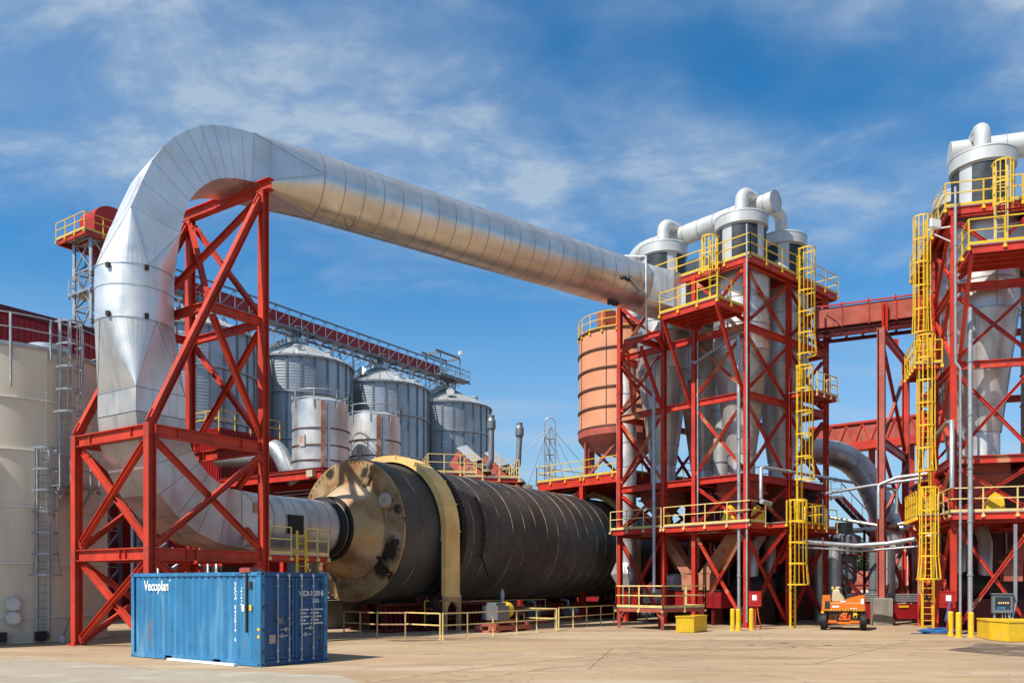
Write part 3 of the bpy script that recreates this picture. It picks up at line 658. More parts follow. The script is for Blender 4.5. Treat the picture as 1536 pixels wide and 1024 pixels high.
# hoops over the drum
def hoop_guard(x, label):
    r = thing('ring_guard', label, 'guard', TA(x, DY, 0), 56.04, 'ochre hoops over the drum')
    for (xa, xb, r0, r1, nm) in ((x-.52, x+.52, RR+.36, RR+.44, 'hoop'), (x-.52, x-.45, RR+.12, RR+.36, 'hoop_flange'), (x+.45, x+.52, RR+.12, RR+.36, 'hoop_flange')):
        rings = []
        for k in range(41):
            an = -8+196*k/40; rings.append([DP(xa, an, r0), DP(xb, an, r0), DP(xb, an, r1), DP(xa, an, r1)])
        b = MB(); b.loft(rings); b.build(nm, M['hoop'], r)
    for an in range(0, 181, 20):
        b = MB(); rings = [[DP(x-.56, an+d, RR+.3), DP(x+.56, an+d, RR+.3), DP(x+.56, an+d, RR+.48), DP(x-.56, an+d, RR+.48)] for d in (-.5, .5)]; b.loft(rings); b.build('hoop_joint', M['hoop'], r)
    for s in (-1, 1):
        y = DY+s*(RR+.36)
        b = MB(); b.tbox(TA, x-.54, x+.54, y-.06, y+.06, 1.75, DZ-.3); b.tbox(TA, x-.54, x-.46, y-.2 if s > 0 else y+.06, y-.06 if s > 0 else y+.2, 1.75, DZ-.3); b.tbox(TA, x-.60, x+.60, y-.1, y+.1, 1.66, 1.745); b.build('guard_panel', M['hoop'], r)
        b = MB()
        for xx in (x-.62, x+.44): b.tbox(TA, xx, xx+.18, y-.09, y+.09, 0, 1.42)
        for xx, k in ((x-.44, 1), (x+.44, -1)): b.add([TA(xx, y-.085, 1.42), TA(xx+.25*k, y-.085, 1.42), TA(xx, y-.085, 1.1), TA(xx, y+.085, 1.42), TA(xx+.25*k, y+.085, 1.42), TA(xx, y+.085, 1.1)], [(0, 1, 2), (3, 5, 4), (0, 3, 4, 1), (1, 4, 5, 2), (2, 5, 3, 0)])
        b.tbox(TA, x-.62, x+.62, y-.09, y+.09, 1.42, 1.66); b.build('guard_stand', M['ochre'], r)
    return r
hoop_guard(14.75, 'ochre hoop guard arching over the near end of the black drum'); hoop_guard(34.9, 'ochre hoop guard over the far end of the drum beside the red tower')
# rollers and bases under the drum
def trunnion(x, s, label):
    r = thing('trunnion_roller', label, 'roller', TA(x, DY+s*1.75, 0), 56.04, 'rollers under the drum')
    c = TA(x, DY+s*1.75, 1.05)
    b = MB(); b.lathe([(.18, -.24), (.80, -.24), (.80, .24), (.18, .24)], c, dax, 40); b.lathe([(.60, -.245), (.70, -.245)], c, dax, 40); b.build('roller_rim', M['dark'], r)
    b = MB()
    for k in range(6): t = PI*k/3; d = a2*math.cos(t)+Z*math.sin(t); b.bar(c+d*.15-dax*.25, c+d*.66-dax*.25, .12, .05, dax)
    b.cyl(c-dax*.5, c+dax*.5, .14, 16); b.build('spokes', M['pink'], r)
    b = MB()
    for dx in (-.55, .55): b.tbox(TA, x+dx-.12, x+dx+.12, DY+s*1.75-.4, DY+s*1.75+.4, .2, 1.02); b.tbox(TA, x+dx-.2, x+dx+.2, DY+s*1.75-.3, DY+s*1.75+.3, 1.02, 1.24)
    b.tbox(TA, x-1.0, x+1.0, DY+s*1.75-.7, DY+s*1.75+.7, 0, .2); b.build('bearing_block', M['darkred'], r)
for x, w_ in ((15.2, 'near'), (34.9, 'far')):
    for s, sd in ((-1, 'front'), (1, 'back')): trunnion(x, s, 'dark spoked support roller below the %s end of the drum, on its %s side' % (w_, sd))
def ribbed_base(x, y, label):
    b = MB(); b.tbox(TA, x-1.3, x+1.3, y-.35, y+.35, 0, .18); b.tbox(TA, x-1.3, x+1.3, y-.04, y+.04, .18, 1.25); b.tbox(TA, x-1.3, x+1.3, y-.3, y+.3, 1.25, 1.35)
    for k in range(9): xx = x-1.2+.3*k; b.add([TA(xx-.03, y-.33, .18), TA(xx+.03, y-.33, .18), TA(xx+.03, y-.12, 1.25), TA(xx-.03, y-.12, 1.25), TA(xx-.03, y-.05, .18), TA(xx+.03, y-.05, .18), TA(xx+.03, y-.05, 1.25), TA(xx-.03, y-.05, 1.25)], [(0, 1, 2, 3), (7, 6, 5, 4), (1, 5, 6, 2), (0, 3, 7, 4), (3, 2, 6, 7)])
    tag(b.build('ribbed_pedestal', M['darkred']), label, 'pedestal', 'ribbed red pedestals')
ribbed_base(13.4, .6, 'dark red ribbed pedestal under the end plate of the drum'); ribbed_base(17.6, -.6, 'dark red ribbed pedestal behind the leg of the ochre hoop')
def sill(x0, x1, y0, y1, z1, m, name, label):
    b = MB(); b.tbox(TA, x0, x1, y0, y1, 0, z1-.1); b.tbox(TA, x0-.1, x1+.1, y0-.08, y1+.08, z1-.1, z1)
    k = x0+1.5
    while k < x1: b.tbox(TA, k, k+.08, y0-.06, y0, .1, z1-.1); k += 1.5
    return tag(b.build(name, m), label, 'plinth')
sill(12.5, 37.5, 5.2, 5.9, 1.45, M['conc'], 'foundation_plinth', 'low concrete plinth in the shade behind the drum rollers')
# drive motor
mt = thing('drive_motor', 'black and yellow drive motor on a red skid beside the drum', 'motor', TA(16.3, -3.3, 0), 56.04)
TA_ = TA
TA = lambda x, y, z=0.0: TA_(x-4.3, y-1.1, z)
b = MB(); b.tbox(TA, 19.3, 22.4, -2.7, -2.3, .1, .3); b.tbox(TA, 19.3, 22.4, -1.9, -1.5, .1, .3)
for x in (19.5, 20.8, 22.1): b.tbox(TA, x-.15, x+.15, -2.75, -1.45, 0, .1); b.tbox(TA, x-.12, x+.12, -2.7, -1.5, .3, .42)
b.tbox(TA, 20.0, 21.2, -2.5, -1.7, .42, .58); b.build('skid', M['pink'], mt)
b = MB(); b.lathe([(0, 0), (.30, .02), (.36, .10), (.36, 1.0), (.28, 1.1), (0, 1.1)], TA(21.2, -2.1, 1.02), a1, 20); b.lathe([(.38, .2), (.40, .2), (.40, .26), (.38, .26)], TA(21.2, -2.1, 1.02), a1, 20); b.build('motor_body', M['dark'], mt)
b = MB(); b.lathe([(.16, 0), (.40, .02), (.40, .35), (.16, .37)], TA(20.8, -2.1, 1.02), a1, 20); b.build('coupling_guard', M['yellow'], mt)
b = MB(); b.tbox(TA, 19.7, 20.7, -2.55, -1.65, .58, 1.25); b.tbox(TA, 19.8, 20.6, -2.4, -1.8, 1.25, 1.4); b.build('gearbox', M['grey'], mt)
b = MB(); b.tbox(TA, 21.5, 21.75, -2.6, -2.45, 1.2, 1.5); b.build('terminal_box', M['signred'], mt)
TA = TA_
ch = MB(); pts = [DP(18.6, 0, 0)+a2*-3.42+Z*z for z in (-2.9, -1.2, .4, 1.6)]
for k in range(24): c = DP(17.7, 180+18-k*2.2, RR+.12)-dax*.0; ch.box(c, (.10, .10, .10), 56+45*(k % 2))
for k in range(10): ch.box(DP(17.7+.07*k, 198, RR+.12)-Z*.12*k, (.09, .09, .11), 56+45*(k % 2))
tag(ch.build('drive_chain', M['black']), 'black drive chain hanging down the side of the drum', 'chain')
b = MB(); b.cyl(TA(18.3, -1.9, 0), TA(18.3, -1.9, 1.55), .09, 10); b.cyl(TA(18.3, -1.9, 1.55), TA(18.3, -1.9, 1.9), .13, 10); b.cyl(TA(18.3, -1.9, 1.9), TA(18.3, -1.9, 2.0), .09, 10); tag(b.build('chain_oiler', M['galv']), 'small grey oiler pot on a post below the drive chain', 'oiler')
for k, x in enumerate((24.0, 28.5)):
    b = MB(); b.tbox(TA, x-.22, x+.22, 4.4, 4.84, 0, 1.9); b.tbox(TA, x-.4, x+.4, 4.2, 5.0, 1.9, 2.1); tag(b.build('support_post', M['red']), 'short red post standing behind the drum, %s one' % ('nearer' if k == 0 else 'farther'), 'post')
# yellow guard rails on the ground
def guard_rail(pts, label, m, step=2.0, h=1.07, r=.027):
    p0 = V(pts[0]); rt = thing('guard_rail', label, 'railing', p0, 0, 'guard rails round the drum'); pts = [V(p) for p in pts]
    for i, (p, q) in enumerate(zip(pts, pts[1:])):
        n = max(1, int(round((q-p).length/step)))
        for k in range(n+1):
            if k == n and i < len(pts)-2: continue
            c = p+(q-p)*k/n; b = MB(); b.bar(c, c+Z*h, r*2, r*2); b.bar(c, c+Z*.012, .16, .16, V((1, 0, 0))); b.build('post', m, rt)
        for z, nm in ((h, 'top_rail'), (h*.55, 'mid_rail')): b = MB(); b.bar(p+Z*z, q+Z*z, r*1.9, r*1.9); b.build(nm, m, rt)
    return rt
guard_rail([gnd(516, 953), gnd(566, 957), gnd(608, 957)], 'worn yellow guard rail in front of the drum end plate', M['ochre'], 1.2)
guard_rail([gnd(608, 956), gnd(660, 959)], 'yellow guard rail in front of the spoked roller', M['cream'], 1.6)
guard_rail([gnd(664, 959), gnd(701, 957), gnd(775, 951), gnd(833, 946)], 'long yellow guard rail in front of the drive motor', M['cream'], 2.0)
guard_rail([gnd(835, 945), gnd(786, 943)], 'short yellow rail closing off the motor bay', M['cream'], 2.2)
guard_rail([gnd(838, 943), gnd(880, 939), gnd(921, 935)], 'yellow guard rail running from the motor bay to the small deck', M['cream'], 1.8)
guard_rail([TA(14.6, .1), TA(16.0, .1)], 'small bright yellow rail below the near end of the drum', M['yellow'], 1.4, 1.45)
guard_rail([TA(18.6, 1.2), TA(27.5, 1.2)], 'far yellow rail beneath the belly of the drum', M['hoop'], 2.9, 1.35)

# small machinery in the shade below the drum
for k, (x, y, l) in enumerate(((19.5, .4, 'pale pump set in the shade under the middle of the drum'), (24.5, -.2, 'small pump set under the far half of the drum'), (29.0, .2, 'last small pump set below the far end of the drum'))):
    r = thing('pump_set', l, 'pump', TA(x, y, 0), 56.04, 'pump sets under the drum')
    b = MB(); b.tbox(TA, x-.7, x+.7, y-.35, y+.35, 0, .28); b.build('base', M['pink'], r)
    b = MB(); b.lathe([(0, -.45), (.2, -.43), (.24, -.35), (.24, .3), (.12, .4), (0, .4)], TA(x+.25, y, .58), a1, 16); b.build('motor', M['galv'] if k != 1 else M['dark'], r)
    b = MB(); b.lathe([(0, -.2), (.3, -.2), (.34, -.1), (.34, .1), (.3, .2), (0, .2)], TA(x-.45, y, .60), a1, 16); b.tube([TA(x-.45, y, .9), TA(x-.45, y, 1.25), TA(x-.45, y+.5, 1.3)], .09, 10); b.build('pump_body', M['chalk'] if k == 0 else M['grey'], r)
r = thing('pipe_run', 'run of thin pipes on short red stands along the foot of the drum', 'pipe', TA(22, 1.6, 0), 56.04)
for k in range(4): b = MB(); b.tube([TA(13.5, 1.5+.22*k, .45+.16*k), TA(36, 1.5+.22*k, .45+.16*k)], .05+.015*(k % 2), 8); b.build('pipe', M['galv'] if k % 2 else M['pink'], r)
for k in range(9): b = MB(); b.tbox(TA, 14+2.6*k, 14.12+2.6*k, 1.3, 2.4, 0, 1.1); b.build('stand', M['red'], r)
# ------------------------------------------------------------------ cyclone towers
YS = [0, 3.3, 5.43, 8.73]; XS = [0, 4.17, 8.34]; ZL = [5.4, 8.1, 12.4, 15.95, 19.36]
random.seed(11)
def tower(T, deg, label, bal):
    r = thing('cyclone_tower', label, 'tower', T(0, 0, 0), deg, 'red cyclone towers'); R = M['red']; RFD = M['redfade']
    pick = lambda: RFD if random.random() < .45 else R
    cols = [(0, y) for y in YS]+[(x, y) for x in XS[1:] for y in (0, 8.73)]+[(8.34, y) for y in YS[1:3]]
    up = T(1, 0)-T(0, 0)
    for x, y in cols:
        b = MB(); b.ib(T(x, y, .03), T(x, y, 19.3), .25, .25, up); c = b.build('column', pick(), r)
        b = MB(); b.tbox(T, x-.3, x+.3, y-.3, y+.3, 0, .035); b.build('base_plate', R, c)
        for z in (9.6, 14.0): b = MB(); b.tbox(T, x-.14, x+.14, y-.13, y+.13, z-.3, z+.3); b.build('splice_plate', R, c)
    for li, z in enumerate(ZL):
        h = .36
        for x in (0, 8.34):
            for y0, y1 in zip(YS, YS[1:]):
                beam(r, 'beam', T(x, y0+.16, z-h/2), T(x, y1-.16, z-h/2), .2, h, pick())
        for y in (0, 8.73):
            for x0, x1 in zip(XS, XS[1:]):
                beam(r, 'beam', T(x0+.16, y, z-h/2), T(x1-.16, y, z-h/2), .2, h, R)
        if li in (0, 1, 4):
            for y in YS[1:3]: beam(r, 'floor_beam', T(.16, y, z-.2), T(8.18, y, z-.2), .18, .34, R)
            beam(r, 'floor_beam', T(4.17, .16, z-.22), T(4.17, 8.57, z-.22), .18, .32, R)
    zt = [.08]+ZL
    for za, zb in zip(zt, zt[1:]):
        lo, hi = za+.12, zb-.5
        for x in (0, 8.34):
            for y0, y1 in ((YS[0], YS[1]), (YS[2], YS[3])):
                brace(r, T(x, y0+.1, lo), T(x, y1-.1, hi), .14, pick()); brace(r, T(x, y1-.1, lo), T(x, y0+.1, hi), .14, pick(), .09)
        for y in (0, 8.73):
            for x0, x1 in zip(XS, XS[1:]):
                brace(r, T(x0+.1, y, lo), T(x1-.1, y, hi), .14, R); brace(r, T(x1-.1, y, lo), T(x0+.1, y, hi), .14, pick(), .09)
    # floors
    yel, cre = M['yellow'], M['cream']
    deck(r, T, -.55, 8.6, -.55, 9.0, 5.52, [((-.55, 9.0), (-.55, 5.2)), ((-.55, 5.0), (-.55, -.55)), ((-.55, -.55), (.9, -.55)), ((4.9, -.55), (8.6, -.55))] if bal < 0 else
         [((-.55, -.55), (-.55, 9.0)), ((-.55, 9.0), (8.6, 9.0))], cre, M['galv'], R, eb=.3, step=1.35)
    deck(r, T, -.15, 9.2, -.3, 9.1, 19.48, [('a', 'b', 'c', 'd', 'a')], yel, M['galv'], R, eb=.34, step=1.5)
    if bal < 0: d = deck(r, T, -2.5, -.05, .1, 3.75, 16.8, [((-.05, .1), (-2.5, .1), (-2.5, 3.75))], yel, M['galv'], R, eb=.34, name='balcony', step=1.2); yy = (.2, 3.6)
    else: d = deck(r, T, -2.5, -.05, 4.5, 8.63, 16.8, [((-2.5, 4.5), (-2.5, 8.63), (-.05, 8.63))], yel, M['galv'], R, eb=.34, name='balcony', step=1.2); yy = (8.5, 4.6)
    for y in yy:
        b = MB(); b.ib(T(-2.4, y, 16.4), T(-.05, y, 12.3), .14, .16); b.build('balcony_brace', R, d)
    b = MB(); b.tbox(T, .35, 7.9, .35, 8.35, 8.12, 8.16); d = b.build('hopper_floor', M['darkred'], r)
    b = MB()
    for k in range(6): b.bar(T(.5+1.3*k, .4, 8.0), T(.5+1.3*k, 8.3, 8.0), .1, .16)
    b.build('joist', M['darkred'], d)
    return r
tw1 = tower(TB, 41.7, 'red steel tower of crossed braces under the end of the big silver duct', -1)
tw2 = tower(TC, AC, 'red steel tower at the right edge of the photo behind the yellow bin', 1)
for x0, y0, x1, y1 in ((-2.5, 3.75, -2.5, 6.2), (-2.5, 6.1, 0, 8.6), (-2.4, 5.2, 0, 5.43), (-2.5, 3.9, 0, 5.43)):
    beam(tw1, 'duct_bearer', TB(x0, y0, 15.75), TB(x1, y1, 15.75), .2, .34, M['red'])
for y, y2 in ((6.1, 7.6), (5.2, 5.43)): brace(tw1, TB(-2.4, y, 15.5), TB(-.1, y2, 12.2), .16, M['red'])
# small corner balconies on the right face of the first tower and the left face of the second
deck(tw1, TB, 3.9, 6.9, -1.45, -.16, 12.85, [((4.6, -1.45), (6.9, -1.45), (6.9, -.16))], M['cream'], M['galv'], M['red'], name='ladder_landing', step=.8, joists=1)
deck(tw1, TB, .9, 4.9, -1.75, -.56, 5.50, [((1.0, -1.75), (.95, -1.75)), ((2.2, -1.75), (4.9, -1.75), (4.9, -.6))], M['yellow'], M['galv'], M['red'], name='ladder_landing', step=.7, joists=1)
deck(tw2, TC, 1.6, 4.4, 8.9, 10.1, 12.85, [((1.6, 8.9), (1.6, 10.1), (4.4, 10.1))], M['yellow'], M['galv'], M['red'], name='ladder_landing', step=.7, joists=1)
deck(tw2, TC, .2, 3.2, 9.05, 10.25, 5.50, [((.2, 10.25), (3.2, 10.25), (3.2, 9.1))], M['yellow'], M['galv'], M['red'], name='ladder_landing', step=.6, joists=1)
for k, (T, y) in enumerate(((TB, -1.7), (TC, 10.2))):
    for x in (1.2, 3.0):
        brace((tw1, tw2)[k], T(x, y, 5.2), T(x, 0 if k == 0 else 8.8, 3.3), .14, M['red'])
gl = 'caged yellow ladders'
oB, sB = TB(0, -1)-TB(0, 0), TB(1, 0)-TB(0, 0); oC, sC = TC(0, 1)-TC(0, 0), TC(1, 0)-TC(0, 0)
ladder('caged_ladder', 'lowest yellow caged ladder of the middle red tower, foot on the ground', TB(1.45, -1.80), oB, sB, 0, 6.6, (2.25, 6.6), group=gl, flare=.1)
ladder('caged_ladder', 'long middle yellow caged ladder on the middle red tower, between its two landings', TB(3.45, -1.05), oB, sB, 5.5, 14.0, (7.9, 14.0), group=gl, flare=.08)
ladder('caged_ladder', 'top yellow caged ladder of the middle red tower reaching its upper rail', TB(4.45, -.62), oB, sB, 12.9, 20.7, (14.9, 20.7), group=gl, flare=.08)
ladder('caged_ladder', 'short yellow caged ladder from the balcony to the top floor by the big duct', TB(-.45, 1.75), TB(-1, 0)-TB(0, 0), TB(0, 1)-TB(0, 0), 16.8, 20.75, (18.9, 20.75), group=gl)
ladder('caged_ladder', 'lowest yellow caged ladder of the right red tower beside the blue rope', TC(.3, 9.75), TC(-1, 0)-TC(0, 0), TC(0, 1)-TC(0, 0), 0, 6.7, (2.5, 6.7), group=gl, flare=.1)
ladder('caged_ladder', 'middle yellow caged ladder of the right red tower below the small landing', TC(2.2, 9.55), TC(-1, 0)-TC(0, 0), TC(0, 1)-TC(0, 0), 5.5, 14.2, (7.7, 14.2), group=gl, flare=.05)
ladder('caged_ladder', 'top yellow caged ladder at the left corner of the right red tower', TC(3.9, 9.45), TC(-1, 0)-TC(0, 0), TC(0, 1)-TC(0, 0), 12.9, 20.6, (14.8, 20.6), group=gl, flare=.05)
ladder('caged_ladder', 'short faded yellow caged ladder on the front balcony of the right tower', TC(-.45, 6.9), TC(-1, 0)-TC(0, 0), TC(0, 1)-TC(0, 0), 16.8, 20.9, (19.0, 20.9), M['cream'], M['yellow'], group=gl)
# cyclones
def cyclone(loc, deg, label):
    r = thing('cyclone', label, 'cyclone', loc, deg, 'silver cyclones in the red towers')
    def P(nm, m, fn, par=None): b = MB(); fn(b); return b.build(nm, m, par or r, local=True)
    P('discharge', M['steel'], lambda b: b.lathe([(.74, 7.95), (.74, 9.4)], n=32))
    c = P('cone', M['dull'], lambda b: b.lathe([(.78, 9.4), (1.52, 15.0)], n=48))
    def seams(b):
        for k in range(4):
            t = PI/2*k+.5; d = V((math.cos(t), math.sin(t), 0)); b.bar(d*.795+Z*9.4, d*1.535+Z*15.0, .05, .03, d)
        for z in (10.6, 12.6): rr = .78+(z-9.4)/5.6*.74; b.lathe([(rr+.002, z-.02), (rr+.02, z-.02), (rr+.02, z+.02), (rr+.002, z+.02)], n=48)
    P('seam', M['galv'], seams, c)
    ba = P('barrel', M['steel'], lambda b: b.lathe([(1.52, 15.0), (1.52, 19.2), (1.50, 19.6)], n=48))
    def bs(b):
        for z in (15.0, 16.4, 17.8): b.lathe([(1.52, z-.02), (1.545, z-.02), (1.545, z+.02), (1.52, z+.02)], n=48)
        for k in range(4): t = PI/2*k+1.1; d = V((math.cos(t), math.sin(t), 0)); b.bar(d*1.53+Z*15, d*1.53+Z*19.2, .05, .02, d)
    P('seam', M['galv'], bs, ba)
    P('housing', M['white'], lambda b: b.lathe([(1.50, 19.6), (1.30, 19.62), (1.30, 21.85)], n=48))
    for k in range(4): P('screen_panel', M['screen'], lambda b: b.lathe([(1.305, 19.95), (1.33, 19.97), (1.33, 21.75), (1.305, 21.77)], n=10, a0=90*k+22, a1=90*k+84))
    cp = P('cap', M['white'], lambda b: b.lathe([(1.30, 21.85), (1.44, 21.85), (1.44, 22.45), (1.38, 22.52), (.5, 22.72), (0, 22.75)], n=48))
    P('cap_seam', M['galv'], lambda b: b.lathe([(1.44, 22.40), (1.452, 22.40), (1.452, 22.44), (1.44, 22.44)], n=48), cp)
    return r
CX = (2.05, 6.2); CY = (1.65, 7.08)
c1 = cyclone(TB(CX[0], CY[0]), 30, 'nearest silver cyclone of the middle tower, behind the bright balcony')
copy_to(c1, TB(CX[0], CY[1]), 5, 'silver cyclone of the middle tower on the side where the big duct enters')
copy_to(c1, TB(CX[1], CY[0]), 70, 'silver cyclone of the middle tower behind the tall yellow ladder')
copy_to(c1, TB(CX[1], CY[1]), 50, 'silver cyclone in the far corner of the middle tower, mostly hidden')
copy_to(c1, TC(CX[0], CY[1]), 20, 'big silver cyclone in the front of the tower at the right edge')
copy_to(c1, TC(CX[1], CY[1]), 65, 'silver cyclone at the back of the tower at the right edge')
def manifold(T, deg, label, back):
    r = thing('inlet_manifold', label, 'duct', T(4.1, 4.37, 15.2), deg, 'inlet manifolds between the cyclones')
    b = MB(); b.tbox(T, -.2 if back < 0 else .6, 7.8, 3.75, 4.95, 16.95, 19.0); b.build('box_duct', M['steel'], r)
    for x in CX:
        for s_ in (-1, 1):
            b = MB(); y0 = 4.37+s_*.58; y1 = 4.37+s_*1.9; b.tbox(T, x-1.3, x-.55, min(y0, y1), max(y0, y1), 17.1, 18.8); b.build('branch_duct', M['dull'], r)
    b = MB(); b.tube([T(4.1, 4.37, 16.95), T(4.1, 4.37, 8.3)], .55, 24); b.build('drop_pipe', M['dull'], r)
    for z in (9.5, 11, 12.5, 14, 15.5): b = MB(); b.lathe([(.55, -.03), (.6, -.03), (.6, .03), (.55, .03)], T(4.1, 4.37, z), Z, 24); b.build('flange', M['galv'], r)
    return r
manifold(TB, 41.7, 'stainless box duct feeding the four cyclones inside the middle tower', -1)
manifold(TC, AC, 'stainless box duct feeding the cyclones inside the right tower', 1)
# header pipes over the cyclones
def header(T, deg, y0, y1, label, ys, x0=3.55, endelbow=True):
    r = thing('header_pipe', label, 'pipe', T(x0, (y0+y1)/2, 23.4), deg, 'white header pipes over the cyclones'); WM = M['white']
    ax, ay = T(1, 0)-T(0, 0), T(0, 1)-T(0, 0); zc = 23.55
    b = MB(); b.tube([T(x0, y0, zc), T(x0, y1, zc)], .58, 28); h = b.build('main_pipe', WM, r)
    b = MB()
    k = y0+.5
    while k < y1-.2: b.lathe([(.58, -.02), (.597, -.02), (.597, .02), (.58, .02)], T(x0, k, zc), ay, 28); k += 1.1
    b.lathe([(.60, -.03), (.60, .03)], T(x0, y0, zc), ay, 28); b.build('seam', M['galv'], h)
    if endelbow:
        b = MB(); c = T(x0, y1, zc-1.2); b.tube(arc(c, 1.2, 90, 0, 8, ay, Z)+[T(x0, y1+1.2, zc-2.2)], .58, 24, smooth=False); b.tube([T(x0, y1+1.2, zc-2.2), T(x0, y1+1.2, 19.4)], .5, 20); b.build('end_elbow', WM, r)
    for x, y in ys:
        s = 1 if x < x0 else -1; b = MB(); base = T(x, y, 22.7); R = .55
        dirx = ax*s; c = base+Z*.75+dirx*R
        b.tube([base, base+Z*.75]+arc(c, R, 180, 90, 7, dirx, Z)[1:]+[T(x0-s*.35, y, 24.0)], .36, 20, smooth=True); b.build('branch_pipe', WM, r)
    return r
header(TB, 41.7, .45, 9.5, 'fat white pipe joining the cyclone tops of the middle tower', [(CX[0], CY[0]), (CX[0], CY[1]), (CX[1], CY[0])])
header(TC, AC, 2.0, 8.2, 'white pipe over the cyclone cap at the right edge of the photo', [(CX[0], CY[1]), (CX[1], CY[1])], endelbow=False)
# hoppers, chutes and conveyors low in the towers
def airlock(T, deg, x, y, label):
    b = MB(); q = lambda h, z: [T(x-h, y-h, z), T(x+h, y-h, z), T(x+h, y+h, z), T(x-h, y+h, z)]
    b.loft([q(.95, 7.85), q(.95, 7.3), q(.40, 6.35), q(.40, 6.2)]); b.tbox(T, x-1.05, x+1.05, y-1.05, y+1.05, 7.25, 7.35)
    b.lathe([(0, -.5), (.4, -.5), (.4, .5), (0, .5)], T(x, y, 5.95), T(1, 0)-T(0, 0), 16)
    tag(b.build('rotary_airlock', M['pink']), label, 'airlock', 'airlocks under the cyclones')
for x, n1 in zip(CX, ('front', 'back')):
    for y, n2 in zip(CY, ('right', 'left')): airlock(TB, 41.7, x, y, 'faded red airlock hopper under the %s %s cyclone of the middle tower' % (n1, n2))
def floor_unit(T, x, y, w_, d_, h, label, m):
    r = thing('floor_unit', label, 'machine', T(x, y, 5.55), 0, 'machines on the first floors'); b = MB(); b.tbox(T, x-w_/2, x+w_/2, y-d_/2, y+d_/2, 5.6, 5.55+h); b.tbox(T, x-w_/2-.06, x+w_/2+.06, y-d_/2-.06, y+d_/2+.06, 5.55+h+.003, 5.62+h); b.build('housing', M[m], r)
    b = MB()
    for k in range(4): b.tube([T(x-w_/2-.12, y-d_/2+.2+k*.4, 5.6), T(x-w_/2-.12, y-d_/2+.2+k*.4, 5.55+h*.7), T(x-w_/2-.12, y-d_/2+.5+k*.4, 5.55+h*.95)], .04, 6)
    b.build('pipework', M['galv'], r)
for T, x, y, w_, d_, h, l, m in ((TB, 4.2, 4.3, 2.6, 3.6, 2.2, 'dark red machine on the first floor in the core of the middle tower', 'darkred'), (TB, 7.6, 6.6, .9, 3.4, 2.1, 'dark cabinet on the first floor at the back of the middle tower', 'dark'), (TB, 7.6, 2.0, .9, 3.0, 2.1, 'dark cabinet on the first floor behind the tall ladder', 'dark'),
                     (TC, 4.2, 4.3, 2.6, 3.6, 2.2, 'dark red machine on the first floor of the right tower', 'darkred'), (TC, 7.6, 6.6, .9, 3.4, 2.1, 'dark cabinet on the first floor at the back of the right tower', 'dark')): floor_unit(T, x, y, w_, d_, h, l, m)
airlock(TC, AC, CX[0], CY[1], 'faded red airlock hopper under the front cyclone of the right tower'); airlock(TC, AC, CX[1], CY[1], 'faded red airlock hopper under the back cyclone of the right tower')
def chute(T, p, q, w_, label, m='salmon', low_=.5):
    b = MB(); p, q = V(p), V(q); y = (T(0, 1)-T(0, 0)); x = (T(1, 0)-T(0, 0))
    R = lambda c, h: [c+y*h+x*.35, c-y*h+x*.35, c-y*h-x*.35, c+y*h-x*.35]
    b.loft([R(p, w_/2), R(q+Z*.9, w_/2), R(q, w_/2*.95)]); m1 = (p+q+Z*.9)/2
    b.loft([R(q+Z*.94+x*0, w_/2+.06), R(q+Z*.86, w_/2+.06)])
    return tag(b.build('discharge_chute', M[m]), label, 'chute', 'sloping discharge chutes')
chute(TB, TB(1.3, 6.2, 5.0), TB(1.3, 4.55, 1.95), .7, 'salmon chute sloping down to the right in the foot of the middle tower')
chute(TB, TB(1.3, 1.5, 5.0), TB(1.3, 3.35, 1.95), .75, 'peeling salmon chute sloping down to the left in the foot of the middle tower')
chute(TC, TC(1.5, 4.9, 5.0), TC(1.5, 6.0, 2.4), .8, 'dark red sloping chute in the foot of the right tower', 'pink')
def trough(T, x0, x1, y0, y1, z0, z1, label, m='pink'):
    r = thing('trough_conveyor', label, 'conveyor', T((x0+x1)/2, (y0+y1)/2, 0), 0, 'red trough conveyors')
    b = MB(); b.tbox(T, x0, x1, y0, y1, z0, z1); k = y0+.5
    while k < y1: b.tbox(T, x0-.04, x0, k, k+.06, z0, z1-.05); k += .9
    b.build('casing', M[m], r)
    b = MB(); b.tbox(T, x0-.06, x1+.06, y0-.04, y1+.04, z1+.003, z1+.05); b.build('cover', M['dark'], r)
    for y in (y0+.6, y1-.6): b = MB(); b.tbox(T, x0+.1, x1-.1, y-.1, y+.1, 0, z0); b.build('foot', M['darkred'], r)
    return r
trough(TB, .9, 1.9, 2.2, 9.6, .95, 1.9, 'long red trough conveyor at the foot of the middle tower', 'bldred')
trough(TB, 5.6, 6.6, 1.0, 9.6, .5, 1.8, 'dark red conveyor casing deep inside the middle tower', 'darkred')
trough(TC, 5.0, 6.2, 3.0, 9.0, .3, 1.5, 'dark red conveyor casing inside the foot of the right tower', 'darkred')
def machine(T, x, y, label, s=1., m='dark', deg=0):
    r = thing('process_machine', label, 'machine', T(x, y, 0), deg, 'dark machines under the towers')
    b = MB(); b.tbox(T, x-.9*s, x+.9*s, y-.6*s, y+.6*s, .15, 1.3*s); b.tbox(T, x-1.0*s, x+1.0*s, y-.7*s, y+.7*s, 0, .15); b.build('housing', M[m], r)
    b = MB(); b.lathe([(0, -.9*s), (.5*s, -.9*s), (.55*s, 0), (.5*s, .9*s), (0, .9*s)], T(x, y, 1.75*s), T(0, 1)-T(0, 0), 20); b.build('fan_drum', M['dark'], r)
    b = MB(); b.tube([T(x, y, 2.2*s), T(x, y, 3.6*s), T(x+.8, y, 4.2*s)], .25*s, 12); b.build('outlet_pipe', M['dull'], r)
